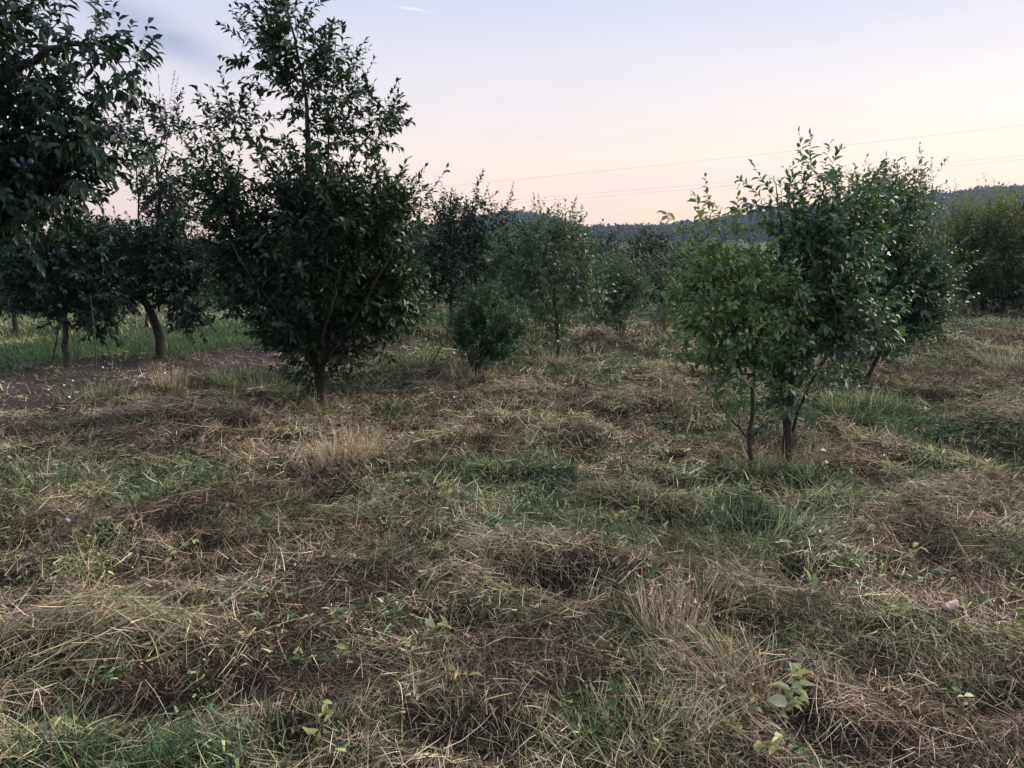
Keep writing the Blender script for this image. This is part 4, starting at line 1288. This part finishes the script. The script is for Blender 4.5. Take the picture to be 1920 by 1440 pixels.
sprig(1480, 1320, rand_leaves(1, 24, (.05, .085), .55, (-.5, 1.0)), 'leaf_pale', 'cut sprig with many pale yellowish green leaves beside the brown tussock', (.25, .35, .25), .17, lift=.085, seed=1, tone=(.5, .95))
sprig(338, 1030, rand_leaves(2, 9, (.05, .09), .42), 'leaf_pale', 'wilted sprig of pale drooping leaves on dark hay, left foreground', (.6, .2, .3), .18, lift=.09, seed=2, tone=(.35, .85))
sprig(648, 1252, rand_leaves(3, 6, (.035, .06), .62), 'leaf_yellow', 'cluster of round yellow-green leaves at the lower middle left', (.2, .3, .3), .07, lift=.06, seed=3, tone=(.3, .85))
sprig(825, 1222, rand_leaves(4, 6, (.04, .065), .5, (.2, 1.1)), 'leaf_pale', 'small sprig with whitish leaf undersides, lower middle', (.7, 0, .3), .12, lift=.075, seed=4, tone=(.75, 1.0))
sprig(755, 1250, rand_leaves(14, 5, (.04, .06), .5), 'leaf_yellow', 'few yellow-green leaves left of the whitish sprig', (.7, .1, .1), .10, lift=.06, seed=14, tone=(.1, .6))
sprig(846, 1306, rand_leaves(5, 5, (.05, .08), .5, (-.1, .3)), 'leaf_yellow', 'fallen yellow and brown leaves below the whitish sprig', (.8, 0, .1), .10, lift=.06, seed=5, tone=(.5, 1.0))
sprig(905, 1125, rand_leaves(6, 4, (.05, .08), .38, (-1.2, -.4)), 'leaf_pale', 'drooping narrow leaves hanging from the small pale hay tuft', (0, -.3, 1), .12, lift=.08, seed=6, tone=(.2, .7))
sprig(388, 912, rand_leaves(7, 6, (.06, .1), .5), 'leaf_weed', 'broad blue-green leaves in the hay, left of the feathery tan clump', (.5, .3, .3), .14, lift=.09, seed=7, tone=(.6, 1.0))
sprig(1168, 992, rand_leaves(8, 9, (.05, .085), .5), 'leaf_yellow', 'yellowing weed leaves beside the hay ridge, centre right', (.6, .2, .3), .22, lift=.05, seed=8, tone=(.0, .5))
sprig(1520, 1108, rand_leaves(9, 5, (.06, .1), .36, (.3, 1.3)), 'leaf_pale', 'two-toned upright leaves in the dark weeds, right foreground', (.1, .1, 1), .1, lift=.06, seed=9, tone=(.0, .5))
sprig(1712, 1030, rand_leaves(10, 9, (.05, .085), .5), 'leaf_pale', 'pale sprig lying in the mown grass on the right', (.4, .3, .3), .14, lift=.05, seed=10, tone=(.2, .7))
sprig(1690, 1168, rand_leaves(11, 5, (.045, .07), .45), 'leaf_pale', 'small pale leaves just left of the pink scrap', (.5, .1, .2), .12, lift=.03, seed=11, tone=(.0, .5))
sprig(1895, 1200, rand_leaves(12, 12, (.04, .07), .5), 'leaf_yellow', 'olive yellow leafy weed at the right edge', (.2, .2, .6), .12, lift=.04, seed=12, tone=(.0, .35))
sprig(1820, 1155, rand_leaves(13, 7, (.05, .08), .36, (.2, 1.0)), 'leaf_weed', 'green weed right of the pink scrap', (.1, .2, .8), .1, lift=.04, seed=13, tone=(.5, 1.0))
sprig(865, 960, rand_leaves(15, 6, (.06, .09), .5), 'leaf_weed', 'bright green leaves standing in the hay, centre', (.1, .1, .8), .12, lift=.06, seed=15, tone=(.6, 1.0))
sprig(790, 952, rand_leaves(16, 6, (.05, .07), .5), 'leaf_yellow', 'thin row of yellow leaves left of the bright green ones', (1, .05, .1), .3, lift=.03, seed=16, tone=(.1, .7))
sprig(1575, 905, rand_leaves(17, 8, (.07, .11), .5), 'leaf_weed', 'grey-green leaves on the ground right of the leafy fruit tree foot', (.5, .2, .3), .16, lift=.05, seed=17, tone=(.6, 1.0))
sprig(1440, 1420, rand_leaves(18, 7, (.05, .075), .5), 'leaf_yellow', 'yellow-green leaves at the bottom edge below the pale sprig', (.5, .1, .2), .12, lift=.04, seed=18, tone=(.2, .8))
sprig(390, 1165, rand_leaves(19, 4, (.04, .065), .42, (.2, 1.0)), 'leaf_weed', 'single green stalk with leaves standing right of the lower left heap', (.5, .1, 1), .22, lift=.1, seed=19, tone=(.6, 1.0))
sprig(90, 1365, rand_leaves(20, 7, (.045, .07), .5), 'leaf_yellow', 'yellowish leaves near the bottom left corner', (.6, .1, .2), .16, lift=.04, seed=20, tone=(.0, .5))
sprig(1545, 880, rand_leaves(21, 8, (.05, .08), .5), 'leaf_yellow', 'low yellowish shoot at the foot of the leafy fruit tree', (.1, 0, 1), .2, lift=.1, seed=21, tone=(.0, .3))
sprig(1800, 1330, rand_leaves(22, 9, (.035, .055), .45), 'leaf_yellow', 'olive weed in the lower right corner', (.3, .2, .4), .14, lift=.03, seed=22, tone=(.0, .35))

sprig(1208, 1155, rand_leaves(23, 7, (.05, .08), .5, (.0, 1.0)), 'leaf_weed', 'dark blue-green leaves left of the loose pinkish stems', (.1, .1, .6), .12, lift=.07, seed=23, tone=(.2, .7))
sprig(1140, 1370, rand_leaves(24, 9, (.04, .07), .55, (-.2, .9)), 'leaf_weed', 'green broad-leaved weed in the tuft at the bottom edge', (.4, .1, .5), .16, lift=.07, seed=24, tone=(.3, .9))
sprig(1390, 1370, rand_leaves(25, 8, (.03, .05), .6, (-.2, .9)), 'leaf_yellow', 'small yellow-green leaves under the bristly tussock', (.5, .1, .2), .16, lift=.05, seed=25, tone=(.1, .6))
sprig(600, 1400, rand_leaves(26, 8, (.04, .06), .5, (-.2, .9)), 'leaf_yellow', 'yellowish weed leaves at the bottom edge, left of the middle', (.3, .1, .6), .14, lift=.06, seed=26, tone=(.2, .8))
sprig(1330, 1010, rand_leaves(27, 14, (.04, .07), .45, (-.2, 1.0)), 'leaf_weed', 'leafy dark green weed left of the fresh green patch', (.5, .2, .5), .3, lift=.08, seed=27, tone=(.2, .8))

# small white flowers over the weeds at the soil edge: each flower a thing of few petals
m, t = new_mat('white_petal')
output(t, principled(t, ramp(t, [(0, (0.72, 0.72, 0.68))]).outputs[0], 0.6, 0.3)); M['petal'] = m
fv, ff = leaf_arrays(np.zeros((6, 3)), unit(np.arange(6) * 1.047, np.full(6, .35)), np.repeat(UPN, 6, 0), np.full(6, .02), np.full(6, .014), TPL4)
FLOWER = make_mesh('petals', fv, ff, M['petal'])
st_v, st_f = tubes((np.array([(0, 0, -.28)]), np.array([(0, 0, 0.0)]), np.array([.002]), np.array([.0015])))
FSTEM = make_mesh('stem', st_v, st_f, M['stem'])
fr_ = np.random.default_rng(8)
for i in range(15):
    px_, py_ = (fr_.uniform(80, 240), fr_.uniform(735, 770)) if i < 10 else (fr_.uniform(150, 420), fr_.uniform(700, 750))
    fx_, fy_ = ground(px_, py_)
    hgt = fr_.uniform(.10, .24)
    r_ = thing('white_flower', (fx_, fy_, gz(fx_, fy_)), 'tiny white flower at the edge of the bare soil', 'flower', 'tiny white flowers at the soil edge')
    o = mesh_obj('petals', FLOWER, r_); o.location = (0, 0, hgt); o.rotation_euler = (fr_.normal(.5, .3), fr_.normal(0, .3), fr_.random() * 6); o.scale = (fr_.uniform(.6, 1.0),) * 3
    o = mesh_obj('stem', FSTEM, r_); o.location = (0, 0, hgt); o.scale = (1, 1, hgt / .28)

# stones and clods on the bare strip
m, t = new_mat('pale_stone')
rr_ = ramp(t, [(.35, (.085, .065, .058)), (.75, (.24, .21, .20))]); t.links.new(noise(t, 30, 4), rr_.inputs[0])
output(t, principled(t, rr_.outputs[0], .9, .2, bump(t, noise(t, 60, 4), .6, .01))); M['stone'] = m
SV, SF = uv_ball(6, 4)
V_, F_, off = [], [], 0
k = 0
while k < 520:
    px_, py_ = fr_.uniform(-60, 860), fr_.uniform(618, 760)
    fx_, fy_ = ground(px_, py_)
    if not (-1.7 < float(soil_s(np.array([fx_]), np.array([fy_]))[0]) < 1.0):
        continue
    q = SV * (1 + fr_.normal(0, .18, (len(SV), 1))) * fr_.uniform(.007, .030) * np.array((1, fr_.uniform(.7, 1.2), .6))
    V_.append(q + np.array((fx_, fy_, gz(fx_, fy_) + .004))); F_.append(SF + off); off += len(SV); k += 1
tag(mesh_obj('soil_clods', make_mesh('soil_clods', np.concatenate(V_), np.concatenate(F_), M['stone'], smooth=True)), 'clods and pale stones strewn on the bare soil strip', 'clods', kind='stuff')

# props under the slim plum tree
def stick(name, p0, p1, r, label, cat='stick', key='bark_grey', bow=.02):
    p0, p1 = np.array(p0, float), np.array(p1, float)
    f = np.linspace(0, 1, 9)[:, None]
    pts = p0 + (p1 - p0) * f + np.sin(f * 3.14) * np.array((bow, 0, 0)) + np.random.default_rng(int(r * 1e5) + len(label)).normal(0, r * .35, (9, 3))
    rad = r * np.linspace(1.1, .75, 9)
    v, fc = tubes((pts[:-1], pts[1:], rad[:-1], rad[1:]))
    o = mesh_obj(name, make_mesh(name, v - p0, fc, M[key], smooth=True)); o.location = p0
    return tag(o, label, cat, 'props and sticks by the orchard row')


def gp(px, py):
    x, y = ground(px, py)
    return np.array((x, y, gz(x, y) - .02))


stick('prop_stick', gp(97, 672), at(112, 575, gp(97, 672)[1] + .1), .014, 'dark crooked prop stick left of the slim plum trunk', key='bark')
stick('prop_stick', gp(180, 700), at(170, 555, gp(180, 700)[1] + .3), .010, 'thin dark upright stake right of the slim plum trunk', key='bark')
stick('prop_stick', gp(216, 682), at(188, 628, gp(216, 682)[1] + .3), .011, 'pale stick leaning left between the slim and leaning trees')
stick('dead_branch', gp(800, 694), at(826, 650, gp(800, 694)[1] + .1), .010, 'bare dark stick poking up beside the green grass clump', key='bark')
stick('cut_stalk', gp(1060, 1180) + np.array((0, 0, .06)), at(1050, 1145, 2.75) * 0 + gp(985, 1238) + np.array((0, 0, .12)), .0025, 'long straight pale stalk crossing the hay, centre foreground', key='stem')
stick('cut_stalk', gp(700, 1335) + np.array((0, 0, .03)), gp(845, 1255) + np.array((0, 0, .06)), .003, 'long pale stalk slanting up towards the whitish sprig', key='stem')
stick('cut_stalk', gp(1480, 1000) + np.array((0, 0, .12)), gp(1640, 1118) + np.array((0, 0, .03)), .004, 'long bent stalk lying down right of the green weeds', key='stem', bow=.1)
stick('cut_stalk', gp(1200, 1260) + np.array((0, 0, .10)), gp(1290, 1425) + np.array((0, 0, .06)), .003, 'long stalk leaning through the green tuft at the bottom', key='stem')
stick('cut_stalk', gp(790, 912) + np.array((0, 0, .03)), gp(880, 912) + np.array((0, 0, .04)), .005, 'pale straight stalk lying flat left of centre', key='stem')

# crumpled scrap, pink on one side
m, t = new_mat('pink_scrap')
rr_ = ramp(t, [(.38, (.50, .22, .17)), (.50, (.62, .42, .36)), (.58, (.74, .68, .62))]); t.links.new(noise(t, 16, 2), rr_.inputs[0])
output(t, principled(t, rr_.outputs[0], .6, .3)); M['scrap'] = m
sr = np.random.default_rng(12)
gu, gv = 14, 8
uu_, vv2 = np.meshgrid(np.linspace(-1, 1, gu), np.linspace(0, 4.6, gv))
rad_ = .021 * (1 + .25 * sr.normal(0, 1, uu_.shape) * .6) * (1 - .45 * np.maximum(0, -uu_) ** 2)
pts = np.stack([uu_ * .045, np.cos(vv2) * rad_, np.sin(vv2) * rad_ + .02], -1).reshape(-1, 3)
ii = np.arange(gu * gv).reshape(gv, gu)
qd = np.stack([ii[:-1, :-1], ii[:-1, 1:], ii[1:, 1:], ii[1:, :-1]], -1).reshape(-1, 4)
o = mesh_obj('crumpled_scrap', make_mesh('crumpled_scrap', pts, qd, M['scrap']))
cx_, cy_ = ground(1778, 1160); o.location = (cx_, cy_, gz(cx_, cy_) + .022); o.rotation_euler = (.2, -.25, .3); o.scale = (.85, .85, .85)
tag(o, 'small crumpled pink and white scrap lying in the mown grass', 'scrap')
m, t = new_mat('pale_blue_scrap')
rr_ = ramp(t, [(.40, (.20, .24, .32)), (.62, (.38, .42, .50))]); t.links.new(noise(t, 16, 2), rr_.inputs[0])
output(t, principled(t, rr_.outputs[0], .6, .3))
o = mesh_obj('torn_scrap', make_mesh('torn_scrap', pts * np.array((.32, .55, .45)), qd, m))
cx_, cy_ = ground(125, 992); o.location = (cx_, cy_, gz(cx_, cy_) + .05); o.rotation_euler = (.4, .9, .8)
tag(o, 'tiny pale blue scrap in the hay near the left edge', 'scrap')

# ------------------------------------------------------------------ forest on the hills
fp = bpy.data.collections.new('forest_prototypes')
m, t = new_mat('forest_canopy')
vv_ = attr(t, 'val', 'INSTANCER').outputs['Fac']
r_ = ramp(t, [(0, (0.018, 0.030, 0.016)), (0.6, (0.034, 0.050, 0.022)), (1, (0.065, 0.07, 0.028))]); t.links.new(vv_, r_.inputs[0])
output(t, principled(t, r_.outputs[0], 0.85, 0.1)); M['forest'] = m
for i in range(4):
    rg2 = np.random.default_rng(500 + i)
    nl = 260
    d = norm(rg2.normal(size=(nl, 3))); d[:, 2] = np.abs(d[:, 2]) * 1.1 - .25
    p = d * rg2.uniform(.55, 1.05, nl)[:, None] * np.array((.5, .5, .62)) * (1 + .25 * np.sin(d[:, :1] * 5 + i))
    v, f = leaf_arrays(p + np.array((0, 0, .5)), norm(d + rg2.normal(0, .8, (nl, 3))), d + rg2.normal(0, .5, (nl, 3)), rg2.uniform(.16, .34, nl), rg2.uniform(.14, .26, nl), TPL4)
    fp.objects.link(bpy.data.objects.new('crown_%d' % i, make_mesh('forest_crown', v, f, M['forest'])))
nf = 7500
fa = rg.uniform(-0.75, 0.75, nf); fr = 400 + (CREST + 40 - 400) * rg.random(nf) ** 0.7
fx, fy = np.sin(fa) * fr, np.cos(fa) * fr
fz = hill_h(fa, fr)
k = fz > 1.0
fx, fy, fz = fx[k], fy[k], fz[k]
n = len(fx)
sc = rg.uniform(5, 9, n)
scatter('hill_forest', fp, np.stack([fx, fy, fz - 1.2], -1), rg.integers(0, 4, n), np.stack([np.zeros(n), np.zeros(n), rg.random(n) * 6.28], -1),
        np.stack([sc, sc, sc * rg.uniform(.7, 1.05, n)], -1), np.zeros(n), rg.random(n), M['forest'], 'wooded hills along the horizon', 'forest')

# ------------------------------------------------------------------ power lines
m, t = new_mat('cable_metal')
output(t, principled(t, ramp(t, [(0, (0.30, 0.30, 0.32))]).outputs[0], 0.5, 0.5)); M['cable'] = m


def cable(p_right, p_left, sag, r, label):
    a, b = np.array(p_right), np.array(p_left)
    f = np.linspace(0, 1, 60)[:, None]
    pts = a + (b - a) * f
    pts[:, 2] -= (4 * f * (1 - f))[:, 0] * sag
    v, fc = tubes((pts[:-1], pts[1:], np.full(59, r), np.full(59, r)))
    tag(mesh_obj('power_line', make_mesh('power_line', v - a, fc, M['cable'])), label, 'power line', 'power lines across the sky').location = a


cable(at(2500, 165, 66), at(560, 372, 120), 0.6, 0.009, 'topmost thin power line slanting across the evening sky')
cable(at(2500, 234, 66), at(560, 401, 120), 0.6, 0.008, 'upper of the two close lower power lines, above the hills')
cable(at(2500, 241, 67.2), at(560, 406, 122), 0.7, 0.008, 'lowest power line, just under its close neighbour')

# ------------------------------------------------------------------ haze
hz_v = np.array([(x, y, z) for z in (-1.5, 82.0) for x, y in ((-1150, -120), (1150, -120), (1150, 1150), (-1150, 1150))], float)
hz_f = np.array([(3, 2, 1, 0), (4, 5, 6, 7), (0, 1, 5, 4), (1, 2, 6, 5), (2, 3, 7, 6), (3, 0, 4, 7)])
m, t = new_mat('haze_air')
pv = t.nodes.new('ShaderNodeVolumePrincipled')
pv.inputs['Color'].default_value = (0.60, 0.74, 0.98, 1)
pv.inputs['Density'].default_value = 0.00027
pv.inputs['Anisotropy'].default_value = 0.1
o_ = t.nodes.new('ShaderNodeOutputMaterial'); t.links.new(pv.outputs[0], o_.inputs['Volume'])
hz = mesh_obj('haze', make_mesh('haze', hz_v, hz_f, m))
tag(hz, 'thin evening haze over the whole field and hills', 'haze', kind='stuff')
